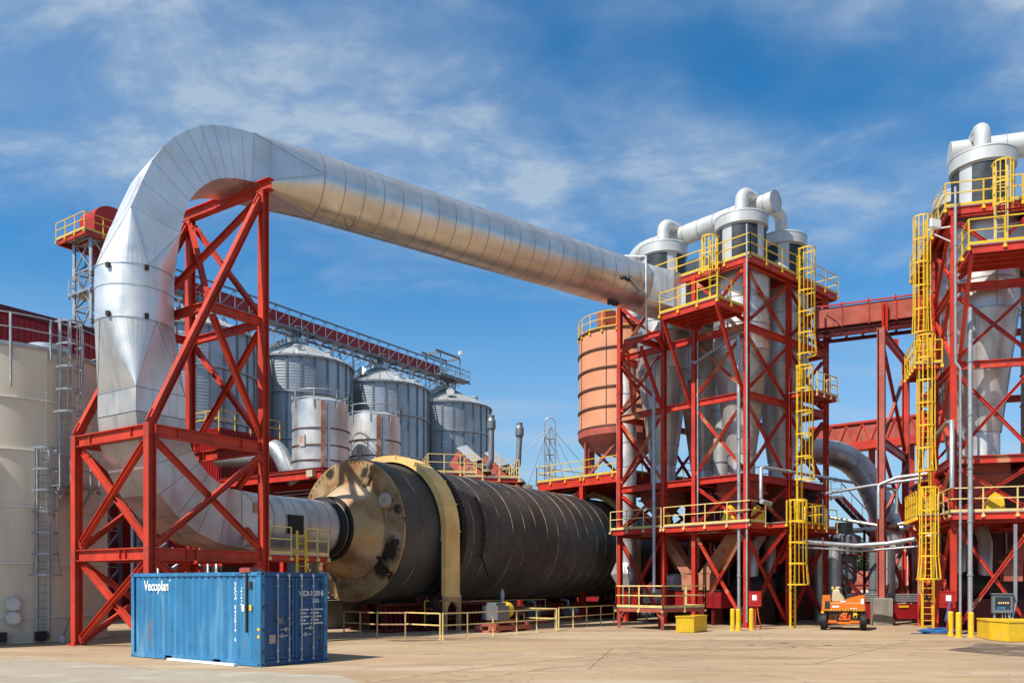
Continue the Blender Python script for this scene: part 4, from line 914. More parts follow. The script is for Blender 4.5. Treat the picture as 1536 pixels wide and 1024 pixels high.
for T, x, y, s, m, l in ((TB, 3.8, 2.0, 1.2, 'dark', 'dark machine with a fan drum behind the bollards of the middle tower'), (TB, 4.2, 6.4, 1.4, 'darkred', 'dark red machine with a fan drum behind the two salmon chutes'), (TB, 7.2, 3.0, 1.3, 'dark', 'dark machine deep under the ladder side of the middle tower'),
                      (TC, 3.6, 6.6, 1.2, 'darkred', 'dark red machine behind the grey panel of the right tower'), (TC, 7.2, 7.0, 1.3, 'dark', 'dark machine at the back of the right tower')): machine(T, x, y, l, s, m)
# yellow drums / guards on the first floor
for T, x, y, l in ((TB, .6, 1.5, 'yellow belt guard on the first floor of the middle tower near its front corner'), (TB, .6, 5.9, 'small yellow guard on the first floor of the middle tower by the drum'), (TB, 1.6, .4, 'yellow belt guard behind the right rail of the middle tower first floor'), (TC, .7, 6.9, 'yellow belt guard on the first floor of the right tower')):
    b = MB(); rr = .45; y0 = .18; ax = T(1, 0)-T(0, 0)
    pts = [T(x, y-.45, 5.55), T(x, y-.35, 6.3), T(x, y-.1, 6.55), T(x, y+.2, 6.3), T(x, y+.45, 5.55)]
    b.loft([[p-ax*.12 for p in pts], [p+ax*.12 for p in pts]]); tag(b.build('belt_guard', M['yellow']), l, 'guard', 'yellow belt guards')
# pipes in front of the towers
def pipe(pts, r, label, m='galvlt', name='conduit_pipe', group='grey pipes', clamps=True):
    b = MB(); b.tube(pts, r, 12); o = b.build(name, M[m]); tag(o, label, 'pipe', group)
    if clamps:
        b = MB()
        for p, q in zip(pts, pts[1:]):
            p, q = V(p), V(q); n = int((q-p).length/2.2)
            for k in range(1, n): b.lathe([(r, -.04), (r*1.3, -.04), (r*1.3, .04), (r, .04)], p+(q-p)*k/n, q-p, 12)
        if b.v: 
            inv = -o.location; bb = MB(); bb.add([p+inv for p in b.v], b.f, True); bb.build('clamp', M['galv'], o, local=True)
    return o
pipe([TB(-.75, 5.55, 1.8), TB(-.75, 5.55, 14.6), TB(-.3, 5.55, 15.0)], .10, 'thick grey vertical pipe up the front of the middle tower, left of its centre')
pipe([TB(-.38, .22, .3), TB(-.38, .22, 12.3)], .085, 'grey vertical pipe beside the front corner column of the middle tower, left one')
pipe([TB(-.45, -.30, .3), TB(-.45, -.30, 20.9)], .05, 'thin grey conduit climbing the whole front corner of the middle tower')
pipe([TB(-.2, 2.95, 5.6), TB(-.2, 2.95, 15.6)], .04, 'thin grey conduit between the two front bays of the middle tower')
pipe([TB(-.3, 3.2, 14.5), TB(-.3, 3.0, 14.4), TB(-.3, .45, 15.35), TB(-.3, .3, 15.2), TB(-.3, .3, 8.0)], .09, 'bent grey pipe below the balcony of the middle tower', clamps=False)
pipe([TB(.15, -.75, 6.7), TB(.15, -.75, 8.25), TB(.4, -.75, 8.35), TB(10.5, -.75, 8.35), TB(16, 1.5, 8.35)], .09, 'grey pipe turning along the right face of the middle tower')
pipe([TB(.05, -.85, 6.55), TB(.9, -.85, 6.45)], .13, 'short grey pipe stub above the first floor rail of the middle tower', clamps=False)
pipe([TC(-.5, 8.55, .4), TC(-.5, 8.55, 12.0), TC(-.5, 8.75, 12.3), TC(-.5, 8.75, 20.2)], .06, 'thin grey conduit climbing the left corner of the right tower')
pipe([TC(-.75, 8.2, .3), TC(-.75, 8.2, 14.6)], .10, 'thick grey vertical pipe up the left front corner of the right tower')
pipe([TC(-.55, 8.9, 6.6), TC(-.55, 8.9, 9.6), TC(.2, 8.95, 9.7), TC(4.5, 9.3, 9.0)], .10, 'bent grey pipe on the left face of the right tower', clamps=False)
# stainless downpipe at the left bay
dp = thing('vertical_duct', 'stainless vertical duct behind the left front bay of the middle tower', 'duct', TB(2.0, 10.0, 0), 41.7)
b = MB(); b.tube([TB(1.6, 9.6, z) for z in (3.6, 8, 12, 15.6)], .62, 28, caps=False); b.build('pipe', M['steel'], dp)
for z in (5, 6.5, 8, 9.5, 11, 12.5, 14): b = MB(); b.lathe([(.62, -.02), (.64, -.02), (.64, .02), (.62, .02)], TB(1.6, 9.6, z), Z, 28); b.build('seam', M['galv'], dp)
b = MB(); b.loft([supr(TB(1.6, 9.6, 3.6), TB(1, 0)-TB(0, 0), TB(0, 1)-TB(0, 0), .66, .66, 0, 24), supr(TB(1.6, 9.6, 2.9), TB(1, 0)-TB(0, 0), TB(0, 1)-TB(0, 0), .72, .72, .8, 24), supr(TB(1.5, 9.3, 2.1), TB(1, 0)-TB(0, 0), TB(0, 1)-TB(0, 0), .5, .5, .8, 24)], caps=False); b.build('boot', M['steel'], dp)
# small deck on legs with railing
kd = thing('small_deck', 'small low deck on red legs with pale yellow railing before the middle tower', 'platform', (7.38, 41.2, 0), 41.7)
TD = frame(7.38, 41.2, 41.7); PK, CR = M['pink'], M['cream']
b = MB(); b.tbox(TD, 0, 3.5, 0, 3.0, 1.07, 1.11); b.build('deck', M['galv'], kd)
b = MB()
for p, q in (((0, .06), (3.5, .06)), ((0, 2.94), (3.5, 2.94)), ((.06, .12), (.06, 2.88)), ((3.44, .12), (3.44, 2.88))): b.bar(TD(*p, .97), TD(*q, .97), .08, .19)
b.build('edge_beam', PK, kd)
for x in (.1, 3.4):
    for y in (.1, 2.9):
        b = MB(); b.bar(TD(x, y, 0), TD(x, y, .87), .13); 
        for dx, dy in ((.35, 0), (0, .35)):
            sx_ = 1 if x < 1 else -1; sy_ = 1 if y < 1 else -1; b.bar(TD(x, y, .50), TD(x+dx*sx_, y+dy*sy_, .88), .07)
        b.build('leg', PK, kd)
for p, q, s in (((0, 3.0), (0, 0), 1.5), ((0, 0), (3.5, 0), 1.75), ((3.5, 0), (3.5, 1.2), 1.2), ((0, 3.0), (1.0, 3.0), .5)):
    b = MB(); railing(b, [TD(*p, 1.11), TD(*q, 1.11)], step=s, r=.03); b.build('railing', CR, kd)
b = MB(); c = TB(1.4, 5.8, 2.42); b.lathe([(0, -.42), (.42, -.42), (.46, -.36), (.46, .36), (.42, .42), (0, .42)], c, TB(.3, 1)-TB(0, 0), 28); b.tbox(TB, 1.2, 1.6, 5.5, 6.1, 1.955, 2.1); tag(b.build('tail_pulley', M['siloroof']), 'grey round pulley on a stand behind the pale yellow deck railing', 'pulley')
b = MB(); b.tbox(TB, .76, .85, 5.9, 7.6, 1.15, 1.98); b.tbox(TB, .78, .84, 6.1, 6.2, 0, 1.15); b.tbox(TB, .78, .84, 7.3, 7.4, 0, 1.15); tag(b.build('panel_board', M['chalk']), 'peeling white and pink panel on posts behind the pale yellow deck railing', 'panel')
# yellow boxes
def bin_(pts, h, label, name='yellow_bin'):
    r = thing(name, label, 'bin', V((pts[0][0], pts[0][1], 0)), 0, 'yellow bins'); n = len(pts); c = sum((V((p[0], p[1], 0)) for p in pts), V())/n
    o = [V((p[0], p[1], .02)) for p in pts]; i_ = [c+(p-c)*.93 for p in o]; b = MB(); U = Z*h
    for k in range(n):
        k2 = (k+1) % n; b.add([o[k], o[k2], o[k2]+U, o[k]+U], [(0, 1, 2, 3)]); b.add([i_[k], i_[k2], i_[k2]+U, i_[k]+U], [(3, 2, 1, 0)]); b.add([o[k]+U, o[k2]+U, i_[k2]+U, i_[k]+U], [(0, 1, 2, 3)])
        b.bar(o[k]+U*.97, o[k2]+U*.97, .06, .06)
    b.build('wall', M['yellow'], r); b = MB(); b.add([p+Z*h*.75 for p in i_], [tuple(range(n))]); b.build('contents', M['dark'], r)
    return r
p0 = gnd(1014, 948.5); p1 = gnd(1041, 948.5)
bin_([p0, p1, p1+V((.95, 1.5, 0)), p0+V((.95, 1.5, 0))], .76, 'small square yellow bin in front of the pale deck')
p0 = gnd(1484, 959.5); p1 = gnd(1513, 962.5)
bin_([p0, p1, p1+V((1.9, .25, 0)), p1+V((2.7, 1.2, 0)), p1+V((1.9, 2.2, 0)), p0+V((.55, 1.9, 0))], .80, 'large many sided yellow bin at the right edge of the yard')
# bollards
def bollard(p, label, h=1.08):
    b = MB(); b.lathe([(.115, 0), (.115, h-.06), (.09, h-.015), (0, h)], p, Z, 18); b.lathe([(.17, 0), (.17, .03), (.115, .03)], p, Z, 18)
    tag(b.build('bollard', M['yellow']), label, 'bollard', 'yellow bollards')
for (px, py, l) in ((1099, 945, 'left bollard of the pair in front of the middle tower corner'), (1107.5, 945.5, 'second yellow bollard from the left in front of the middle tower corner'), (1127, 944.5, 'right yellow bollard in front of the middle tower, below the red hose box'),
                    (1426, 953, 'yellow bollard beside the blue rope coil'), (1438, 955.5, 'middle yellow bollard of the three right of the blue rope'), (1456.5, 955, 'yellow bollard nearest to the large yellow bin'),
                    (1467.5, 941, 'yellow bollard in the shade behind the right tower corner, leftmost of three'), (1475, 941, 'shaded yellow bollard behind the right tower brace, middle of three'), (1489, 937, 'shaded yellow bollard left of the grey panel, rightmost of three')): bollard(gnd(px, py), l)
# hose boxes
def hosebox(c, deg, label):
    b = MB(); b.box(c, (.28, .60, .72), deg); b.box(c+Z*.37, (.32, .64, .05), deg); d = V((math.cos(math.radians(deg)), math.sin(math.radians(deg)), 0)); b.box(c-d*.15+Z*.05, (.02, .46, .5), deg)
    o = b.build('hose_cabinet', M['signred']); tag(o, label, 'cabinet', 'red hose cabinets')
    b = MB(); b.box(c-d*.165+Z*.08-o.location, (.01, .22, .26), deg); b.build('label_plate', M['letter'], o, local=True)
    b = MB(); b.box(c-Z*(.36+(c.z-.36)/2)-o.location, (.06, .06, c.z-.36), deg); b.build('post', M['red'], o, local=True)
hosebox(at(1133, 898, 42.3), 60, 'red hose cabinet on the corner of the middle tower'); hosebox(at(1421, 899, 38.0), 80, 'red hose cabinet on the corner of the right tower')
b = MB(); b.tube([at(1136, 910, 42.2), at(1138, 925, 42.1), gnd(1142, 943)+Z*.03, gnd(1138, 941)+Z*.03], .025, 8); tag(b.build('orange_hose', M['orange']), 'orange hose hanging below the red cabinet of the middle tower', 'hose')
# rope coil
b = MB(); c = gnd(1408, 950); rnd = random.Random(3)
pts = []
for k in range(150):
    t = k*.36; rr = .30+.34*abs(math.sin(k*.053)); pts.append(c+V((rr*math.cos(t)*1.35+.1*math.sin(k*.31), rr*math.sin(t)*.8, .03+.001*k+.03*rnd.random())))
pts += [c+V((.7, .1, .3)), at(1418, 930, 36.6), at(1424, 905, 37.6), at(1428, 900, 37.9)]
b.tube(pts, .026, 6); b.tube([c+V((-.5, -.1, .03)), c+V((-1.1, -.2, .03)), c+V((-1.35, -.15, .03))], .026, 6); tag(b.build('blue_rope', M['rope']), 'coil of bright blue rope on the ground by the yellow bollards', 'rope')
# electrical panel
ep = thing('control_panel', 'grey electrical control panel with a window in the foot of the right tower', 'panel', at(1504, 905, 37.0)-Z*1.15, AC-90)
TE = frame(at(1504, 905, 37.0).x, 37.0, AC-90)
b = MB(); b.tbox(TE, -.40, .40, 0, .25, 1.0, 1.82); b.tbox(TE, -.44, .44, -.06, .29, 1.82, 1.86); b.build('cabinet', M['grey'], ep)
b = MB(); b.tbox(TE, -.30, .30, -.012, -.002, 1.16, 1.70); b.build('window', M['screen'], ep)
b = MB()
for k in range(5): b.tbox(TE, -.18+.09*k, -.12+.09*k, -.02, -.013, 1.40, 1.48)
b.build('indicator', M['cream'], ep); b = MB(); b.tbox(TE, -.22, .1, -.02, -.013, 1.18, 1.26); b.build('nameplate', M['blue'], ep)
b = MB(); b.tbox(TE, -.34, -.26, .08, .16, 0, 1.0); b.tbox(TE, .26, .34, .08, .16, 0, 1.0); b.build('stand', M['galv'], ep)
b = MB()
for k in range(3): b.tube([TE(.0+.12*k, .1, 1.0), TE(.02+.12*k, .05, .6), TE(.15+.12*k, .05, .45), TE(.4, .15, .6), TE(.5+.05*k, .2, 1.5), TE(.5+.05*k, .2, 4.9)], .025, 6)
b.build('cables', M['galv'], ep)
b = MB(); b.box(at(1403, 335, 38.3), (.55, .10, .36), 20); b.bar(at(1392, 345, 38.35), at(1425, 340, 38.45), .06); b.bar(at(1398, 350, 38.35), at(1425, 362, 38.45), .05); tag(b.build('floodlight', M['letter']), 'white floodlight on a bracket at the top left of the right tower', 'floodlight')

bh = thing('machine_house', 'dark red machine house standing behind the middle tower', 'building', TB(11.5, 6.2), 41.7)
b = MB(); b.tbox(TB, 9.6, 13.2, 2.8, 9.6, 0, 8.6); b.build('wall', M['darkred'], bh)
b = MB(); b.tbox(TB, 9.4, 13.4, 2.6, 9.8, 8.6, 8.75); b.build('roof', M['darkred'], bh)
b = MB(); k = 3.0
while k < 9.5: b.tbox(TB, 9.54, 9.6, k, k+.1, .1, 8.5); k += .4
b.build('cladding_ribs', M['darkred'], bh)
b = MB()
for k in range(6): b.tube([TB(9.4, 3.0+k*1.1, .3), TB(9.4, 3.0+k*1.1, 5.5+.4*(k % 3)), TB(9.4, 3.6+k*1.1, 6.4), TB(9.4, 9.5, 6.6+.25*k)], .07, 6)
b.build('pipework', M['dull'], bh)
b = MB(); railing(b, [TB(9.45, 9.7, 8.75), TB(9.45, 2.7, 8.75)], step=1.2); b.build('roof_railing', M['yellow'], bh)
bh2 = thing('machine_house', 'dark red machine house standing behind the right tower', 'building', TC(11.5, 5.0), AC)
b = MB(); b.tbox(TC, 9.8, 13.2, 1.0, 8.4, 0, 8.0); b.build('wall', M['darkred'], bh2)
b = MB(); b.tbox(TC, 9.6, 13.4, .8, 8.5, 8.0, 8.15); b.build('roof', M['darkred'], bh2)
b = MB()
for k in range(6): b.tube([TC(9.6, 2.0+k*1.1, .3), TC(9.6, 2.0+k*1.1, 4.5+.4*(k % 3)), TC(9.6, 2.6+k*1.1, 5.4), TC(9.6, 8.3, 5.6+.25*k)], .07, 6)
b.build('pipework', M['dull'], bh2)
# ------------------------------------------------------------------ beige tank on the left
TX, TY, TR = -21.0, 34.8, 3.85
tk = thing('storage_tank', 'beige bolted storage tank with ladders at the left edge', 'tank', (TX, TY, 0))
T0 = V((TX, TY, 0)); HT = 11.35
tp = lambda deg, z, r=TR: V((TX+r*math.cos(math.radians(deg)), TY+r*math.sin(math.radians(deg)), z))
b = MB(); b.lathe([(TR, 0), (TR, HT)], T0, Z, 96); sh = b.build('shell', M['beige'], tk)
b = MB(); b.lathe([(TR+.07, HT-.12), (TR+.07, HT+.02), (TR-.05, HT+.02), (.9, HT+.75), (0, HT+.8)], T0, Z, 64); b.build('roof', M['galv'], tk)
b = MB(); b.lathe([(.75, HT+.2), (.75, HT+.62), (0, HT+.68)], tp(-8, 0, 2.0), Z, 28); b.build('roof_hatch', M['siloroof'], tk)
b = MB()
for z in (0.05, 1.0, 3.05, 5.2, 7.35, 9.3): b.lathe([(TR, z-.035), (TR+.025, z-.035), (TR+.025, z+.035), (TR, z+.035)], T0, Z, 96)
for k in range(9): b.bar(tp(-38-40*k, 0, TR+.01), tp(-38-40*k, HT-.1, TR+.01), .09, .03, tp(-38-40*k, 0, 1)-T0)
b.build('sheet_seam', M['beige'], sh)
b = MB()
for z in (1.0, 3.05, 5.2, 7.35, 9.3):
    for k in range(110): a = -150+1.3*k; b.box(tp(a, z, TR+.04), (.04, .05, .06), a)
for k in (0, 1, 8):
    for i in range(80): b.box(tp(-38-40*k, .1+.14*i, TR+.04), (.04, .05, .06), -38-40*k)
b.build('bolts', M['letter'], sh)['kind'] = 'stuff'
b = MB()
for k in range(18):
    a = -196+20*k*1.0; b.bar(tp(a, HT-1.7 if k % 2 else HT-.5, TR+.10), tp(a, HT+1.1, TR+.10), .07, .07)
for z in (HT+.55, HT+1.08):
    pp = [tp(a, z, TR+.10) for a in range(-185, 176, 6)]; b.tube(pp, .025, 6)
b.build('roof_railing', M['galv'], tk)
for k, z in enumerate((1.15, .62)):
    c = tp(-54.6, z*1.0+.35, TR); d = (tp(-54.6, 0)-T0).normalized(); b = MB(); b.lathe([(.12, 0), (.12, .18), (.26, .18), (.26, .25), (.20, .27), (0, .27)], c, d, 20)
    for i in range(8): t = PI/4*i; sd = V((-d.y, d.x, 0)); b.lathe([(.035, .25), (.035, .31), (0, .31)], c+sd*.215*math.cos(t)+Z*.215*math.sin(t), d, 6)
    b.build('flange', M['siloroof'], tk)
for a in (-60, -42): b = MB(); b.box(tp(a, .28, TR+.22), (.3, .34, .36), a); b.build('junction_box', M['dark'], tk)
gdir = lambda a: tp(a, 0, 1)-T0
sd_ = lambda a: V((-math.sin(math.radians(a)), math.cos(math.radians(a)), 0))
ladder('caged_ladder', 'upper grey caged ladder standing above the rim of the beige tank', tp(-28.5, 0, TR+.16), gdir(-28.5), sd_(-28.5), 5.5, 12.6, (8.9, 12.4), M['galv'], w_=.42, group='grey caged ladders on the beige tank', flare=.1)
ladder('caged_ladder', 'lower grey caged ladder on the beige tank above the two flanges', tp(-40.5, 0, TR+.16), gdir(-40.5), sd_(-40.5), .15, 7.4, (2.6, 7.4), M['galv'], w_=.42, group='grey caged ladders on the beige tank', flare=.12)
b = MB()
pl = [[tp(a, z, r) for r, z in ((TR+.05, 6.0), (TR+1.0, 6.0), (TR+1.0, 6.05), (TR+.05, 6.05))] for a in range(-37, -15, 3)]; b.loft(pl)
o = b.build('tank_platform', M['galv'], tk); b = MB(); railing(b, [tp(a, 6.05, TR+.98) for a in range(-37, -15, 5)], step=.6); b.bar(tp(-34, 6, TR+.9), tp(-34, 4.9, TR+.05), .06); b.bar(tp(-20, 6, TR+.9), tp(-20, 4.9, TR+.05), .06); b.build('railing', M['galv'], o)
b = MB(); c = gnd(94, 964); b.box(c+Z*.16, (.16, .14, .26), 20); b.bar(c+V((.02, 0, .25)), at(110, 910, 31.0), .035); tag(b.build('leaning_pole', M['galvlt']), 'pale pole with a small box leaning on the left column of the red frame', 'pole')
# unseen cylinder added out of frame to cast shade on the beige tank
T1 = V((-24.4, 26.9, 0)); b = MB(); b.lathe([(2.2, 0), (2.2, 12.9), (0, 13.4)], T1, Z, 48); tag(b.build('shade_caster', M['beige']), 'unseen tank-shaped shade caster added outside the left edge to shade the beige tank', 'tank')
# ------------------------------------------------------------------ maroon building and elevator
p = at(-40, 446, 44); hb = p.z
bd = thing('process_building', 'maroon sheet clad building behind the beige tank', 'building', (p.x, p.y, 0), 56.04)
TBd = frame(p.x, p.y, 56.04)
b = MB(); b.tbox(TBd, -2, 6.8, 0, 14, 0, hb-.25); b.build('wall', M['bldred'], bd)
b = MB(); k = -1.9
while k < 6.7: b.tbox(TBd, k, k+.10, -.045, 0, .2, hb-.3); k += .30
k = .2
while k < 14: b.tbox(TBd, 6.8, 6.845, k, k+.1, .2, hb-.3); k += .3
b.build('cladding_ribs', M['bldred'], bd)
b = MB(); b.tbox(TBd, -2.1, 6.95, -.1, 14.1, hb-.25, hb); b.tbox(TBd, -2.1, 6.95, -.12, -.10, hb-.42, hb-.02); b.build('roof_edge', M['darkred'], bd)
# bucket elevator
EX = at(146, 345, 55.5); ev = thing('elevator_tower', 'galvanised lattice tower with a red elevator head and yellow rail behind the duct', 'tower', (EX.x, EX.y, 0), 56.04)
TEv = frame(EX.x, EX.y, 56.04); zt_ = 25.0
for x in (-1, 1):
    for y in (-1, 1): b = MB(); b.bar(TEv(x, y, 0), TEv(x, y, zt_-.3), .17); b.build('column', M['galv'], ev)
k = 0; z = 1.0
while z < zt_-.5:
    z2 = min(z+2.4, zt_-.4); b = MB()
    for (xa, ya, xb, yb) in ((-1, -1, 1, -1), (1, -1, 1, 1), (1, 1, -1, 1), (-1, 1, -1, -1)):
        b.bar(TEv(xa, ya, z), TEv(xb, yb, z2), .08); b.bar(TEv(xb, yb, z), TEv(xa, ya, z2), .08); b.bar(TEv(xa, ya, z2), TEv(xb, yb, z2), .09)
    b.build('bracing', M['galv'], ev); z = z2
b = MB()
for z in (21.2, 18.2):
    b.tbox(TEv, -1.2, 1.9, -1.2, 1.3, z-.06, z); railing(b, [TEv(1.9, -1.2, z), TEv(-1.2, -1.2, z), TEv(-1.2, 1.3, z)], step=1.0)
b.build('landing', M['galv'], ev)
b = MB(); b.tbox(TEv, .75, 1.35, -.25, .35, 0, zt_+1); b.tbox(TEv, 1.6, 2.2, -.25, .35, 0, zt_+1); b.build('elevator_leg', M['signred'], ev)
d = deck(ev, TEv, -1.6, 3.4, -1.3, 2.1, zt_-.1, [((3.4, -1.3), (-1.6, -1.3), (-1.6, 2.1))], M['yellow'], M['galv'], M['red'], eb=.3, joists=4, step=1.3)
b = MB(); pts = []
for i in range(13): t = PI*i/12; pts.append((.7-1.35*math.cos(t)*1.0, zt_+1.15+1.0*math.sin(t)))
pts = [(-.65, zt_-.05)]+pts+[(2.05, zt_-.05)]
b.loft([[TEv(x, -.8, z) for x, z in pts], [TEv(x, 1.0, z) for x, z in pts]]); b.build('elevator_head', M['signred'], ev)
b = MB(); b.lathe([(0, -.3), (.28, -.3), (.28, .35), (0, .35)], TEv(2.7, -.9, zt_+1.0), TEv(0, 1)-TEv(0, 0), 14); b.build('motor', M['blue'], ev)
# ------------------------------------------------------------------ grain silos
RS = 4.5; ZE = 20.2
def silo(loc, label):
    r = thing('grain_silo', label, 'silo', loc, 0, 'corrugated silos behind the dryer')
    def P(nm, m, fn, par=None): b = MB(); fn(b); return b.build(nm, m, par or r, local=True)
    wl = P('wall', M['silo'], lambda b: b.lathe([(RS, 0), (RS, ZE)], n=96))
    def st(b):
        for k in range(26): t = 2*PI*k/26; d = V((math.cos(t), math.sin(t), 0)); b.bar(d*(RS+.03), d*(RS+.03)+Z*ZE, .14, .10, d)
    P('stiffener', M['galvdk'], st, wl)
    def rg(b):
        for z in (ZE-2.9, ZE-6.6, ZE-11): b.lathe([(RS+.05, z-.05), (RS+.17, z-.05), (RS+.17, z+.05), (RS+.05, z+.05)], n=72)
        b.lathe([(RS, ZE-.1), (RS+.22, ZE-.16), (RS+.22, ZE-.08), (RS, ZE)], n=72)
    P('wind_ring', M['galv'], rg, wl)
    rf = P('roof', M['siloroof'], lambda b: b.lathe([(RS+.2, ZE-.02), (.75, ZE+1.95), (.75, ZE+2.35), (0, ZE+2.5)], n=72))
    def rr(b):
        for k in range(26): t = 2*PI*(k+.5)/26; d = V((math.cos(t), math.sin(t), 0)); b.bar(d*(RS+.15)+Z*(ZE+.02), d*.8+Z*(ZE+1.97), .09, .07)
    P('roof_rib', M['galv'], rr, rf)
    for a in (-50, -100, -155, 10): 
        d = V((math.cos(math.radians(a)), math.sin(math.radians(a)), 0)); c = d*3.3+Z*(ZE+.75)
        if a == -155: P('roof_vent', M['dull'], lambda b: (b.lathe([(.32, -.2), (.32, .5), (.40, .5), (.40, .65), (0, .65)], c, d+Z*.35, 18)), rf)
        else: P('roof_vent', M['siloroof'], lambda b: (b.lathe([(.28, -.3), (.28, .15), (.36, .15), (.36, .26), (0, .28)], c, Z, 16)), rf)
    def stair(b):
        a = math.radians(170); d = V((math.cos(a), math.sin(a), 0)); s = V((-d.y, d.x, 0)); p, q = d*(RS+.3)+Z*(ZE+.15), d*.9+Z*(ZE+2.3)
        for k in (-.35, .35):
            b.bar(p+s*k, q+s*k, .06, .16); b.bar(p+s*k+Z*1.0, q+s*k+Z*1.0, .045); b.bar(p+s*k+Z*.55, q+s*k+Z*.55, .035)
            for i in range(5): e = p+(q-p)*i/4+s*k; b.bar(e, e+Z*1.0, .045)
        for i in range(14): e = p+(q-p)*i/14; b.bar(e-s*.35, e+s*.35, .16, .03)
        rg_ = [V((.95*math.cos(t), .95*math.sin(t), ZE+2.2)) for t in [2*PI*k/10 for k in range(11)]]
        for z in (.5, 1.0): b.tube([p_+Z*z for p_ in rg_], .025, 6)
        for p_ in rg_: b.bar(p_, p_+Z*1.0, .04)
    P('roof_stair', M['galv'], stair, rf)
    return r
S0 = V((-23.4, 61.6, 0)); SD = V((5.56, 8.25, 0))
s1 = silo(S0, 'corrugated silo behind the red duct frame, nearest of the row')
for k, l in ((1, 'corrugated silo right of the red duct frame, behind the two stainless tanks'), (2, 'corrugated silo in the middle right of the row, its roof below the gallery'), (3, 'corrugated silo at the far end of the row, under the end of the gallery')):
    copy_to(s1, S0+SD*k, 25*k, l)
# conveyor gallery above the silos
gz = 23.05; g0 = V((EX.x, EX.y, 0)); gd = SD.normalized(); gn = V((-gd.y, gd.x, 0)); G0 = S0-gd*7.5; GL = 7.5+SD.length*3+.9
cg = thing('conveyor_gallery', 'long galvanised truss gallery with a red conveyor running over the silo roofs', 'conveyor', G0, 56.04)
gp = lambda t, s, z: G0+gd*t+gn*s+Z*z
b = MB(); b.ext(gp(0, -.1, gz+.75), gp(GL-2.5, -.1, gz+.75), [(-.3, -.5), (.3, -.5), (.3, .45), (0, .55), (-.3, .45)]); b.build('conveyor_casing', M['bldred'], cg)
for s, nm in ((-.9, 'truss'), (.9, 'truss')):
    b = MB(); b.bar(gp(0, s, gz), gp(GL, s, gz), .14, .16); b.bar(gp(0, s, gz+1.45), gp(GL, s, gz+1.45), .10, .12)
    n = int(GL/1.3)
    for k in range(n):
        t0, t1 = GL*k/n, GL*(k+1)/n; b.bar(gp(t0, s, gz), gp(t0, s, gz+1.45), .05); b.bar(gp(t0, s, gz), gp(t1, s, gz+1.45) if k % 2 == 0 else gp(t1, s, gz+1.45), .045)
    b.build(nm, M['galvdk'], cg)
b = MB(); b.bar(gp(0, -.5, gz-.05), gp(GL, -.5, gz-.05), .8, .05); k = 0
while k < GL: b.bar(gp(k, -.95, gz-.12), gp(k, .95, gz-.12), .1, .12); b.tube([gp(k, -.5, gz-.3), gp(k+.8, -.3, gz-.42), gp(k+1.3, .1, gz-.3)], .05, 5); k += 1.7
b.build('walkway', M['galvdk'], cg)
for k in range(4):
    t = 7.5+SD.length*k
    for s in (-.8, .8):
        for d in (-.6, .6): b = MB(); b.bar(gp(t+d, s, gz), gp(t+d*.9, s*.8, ZE+2.0), .10); b.build('spout_leg', M['galvdk'], cg)
    b = MB(); b.tube([gp(t, 0, gz+.2), gp(t, 0, ZE+2.4)], .3, 12); b.build('silo_spout', M['galvdk'], cg)
    if k < 3:
        b = MB(); t += SD.length*.45
        for s in (-.8, .8):
            for d in (-1.2, 1.2): b.bar(gp(t+d, s, gz), gp(t+d, s, 15), .12)
            b.bar(gp(t-1.2, s, gz-.2), gp(t+1.2, s, gz-2.6), .06); b.bar(gp(t+1.2, s, gz-.2), gp(t-1.2, s, gz-2.6), .06); b.bar(gp(t-1.2, s, gz-2.7), gp(t+1.2, s, gz-2.7), .08)
        b.build('support_leg', M['galv'], cg)
b = MB(); e = GL-3
for s in (-.9, .9):
    for t in (e, e+3.2): b.bar(gp(t, s, gz), gp(t, s, gz+2.5), .12)
    b.bar(gp(e-.8, s, gz+2.5), gp(e+3.2, s, gz+2.5), .14, .2)
b.bar(gp(e, -.9, gz+2.5), gp(e, .9, gz+2.5), .14, .2); b.bar(gp(e+3.2, -.9, gz+2.5), gp(e+3.2, .9, gz+2.5), .14, .2); b.bar(gp(e-1, -1.2, gz+.0), gp(e+3.8, -1.2, gz), .9, .14)
railing(b, [gp(e-1, -1.7, gz+.05), gp(e+3.8, -1.7, gz+.05), gp(e+3.8, 1.2, gz+.05)], step=1.2); b.build('head_frame', M['galvdk'], cg)
b = MB(); b.bar(gp(e+3.3, -.9, gz+2.5), gp(e+3.3, -.9, gz+3.1), .05); b.box(gp(e+3.3, -.9, gz+3.1), (.3, .3, .36), 30); b.build('lamp', M['letter'], cg)
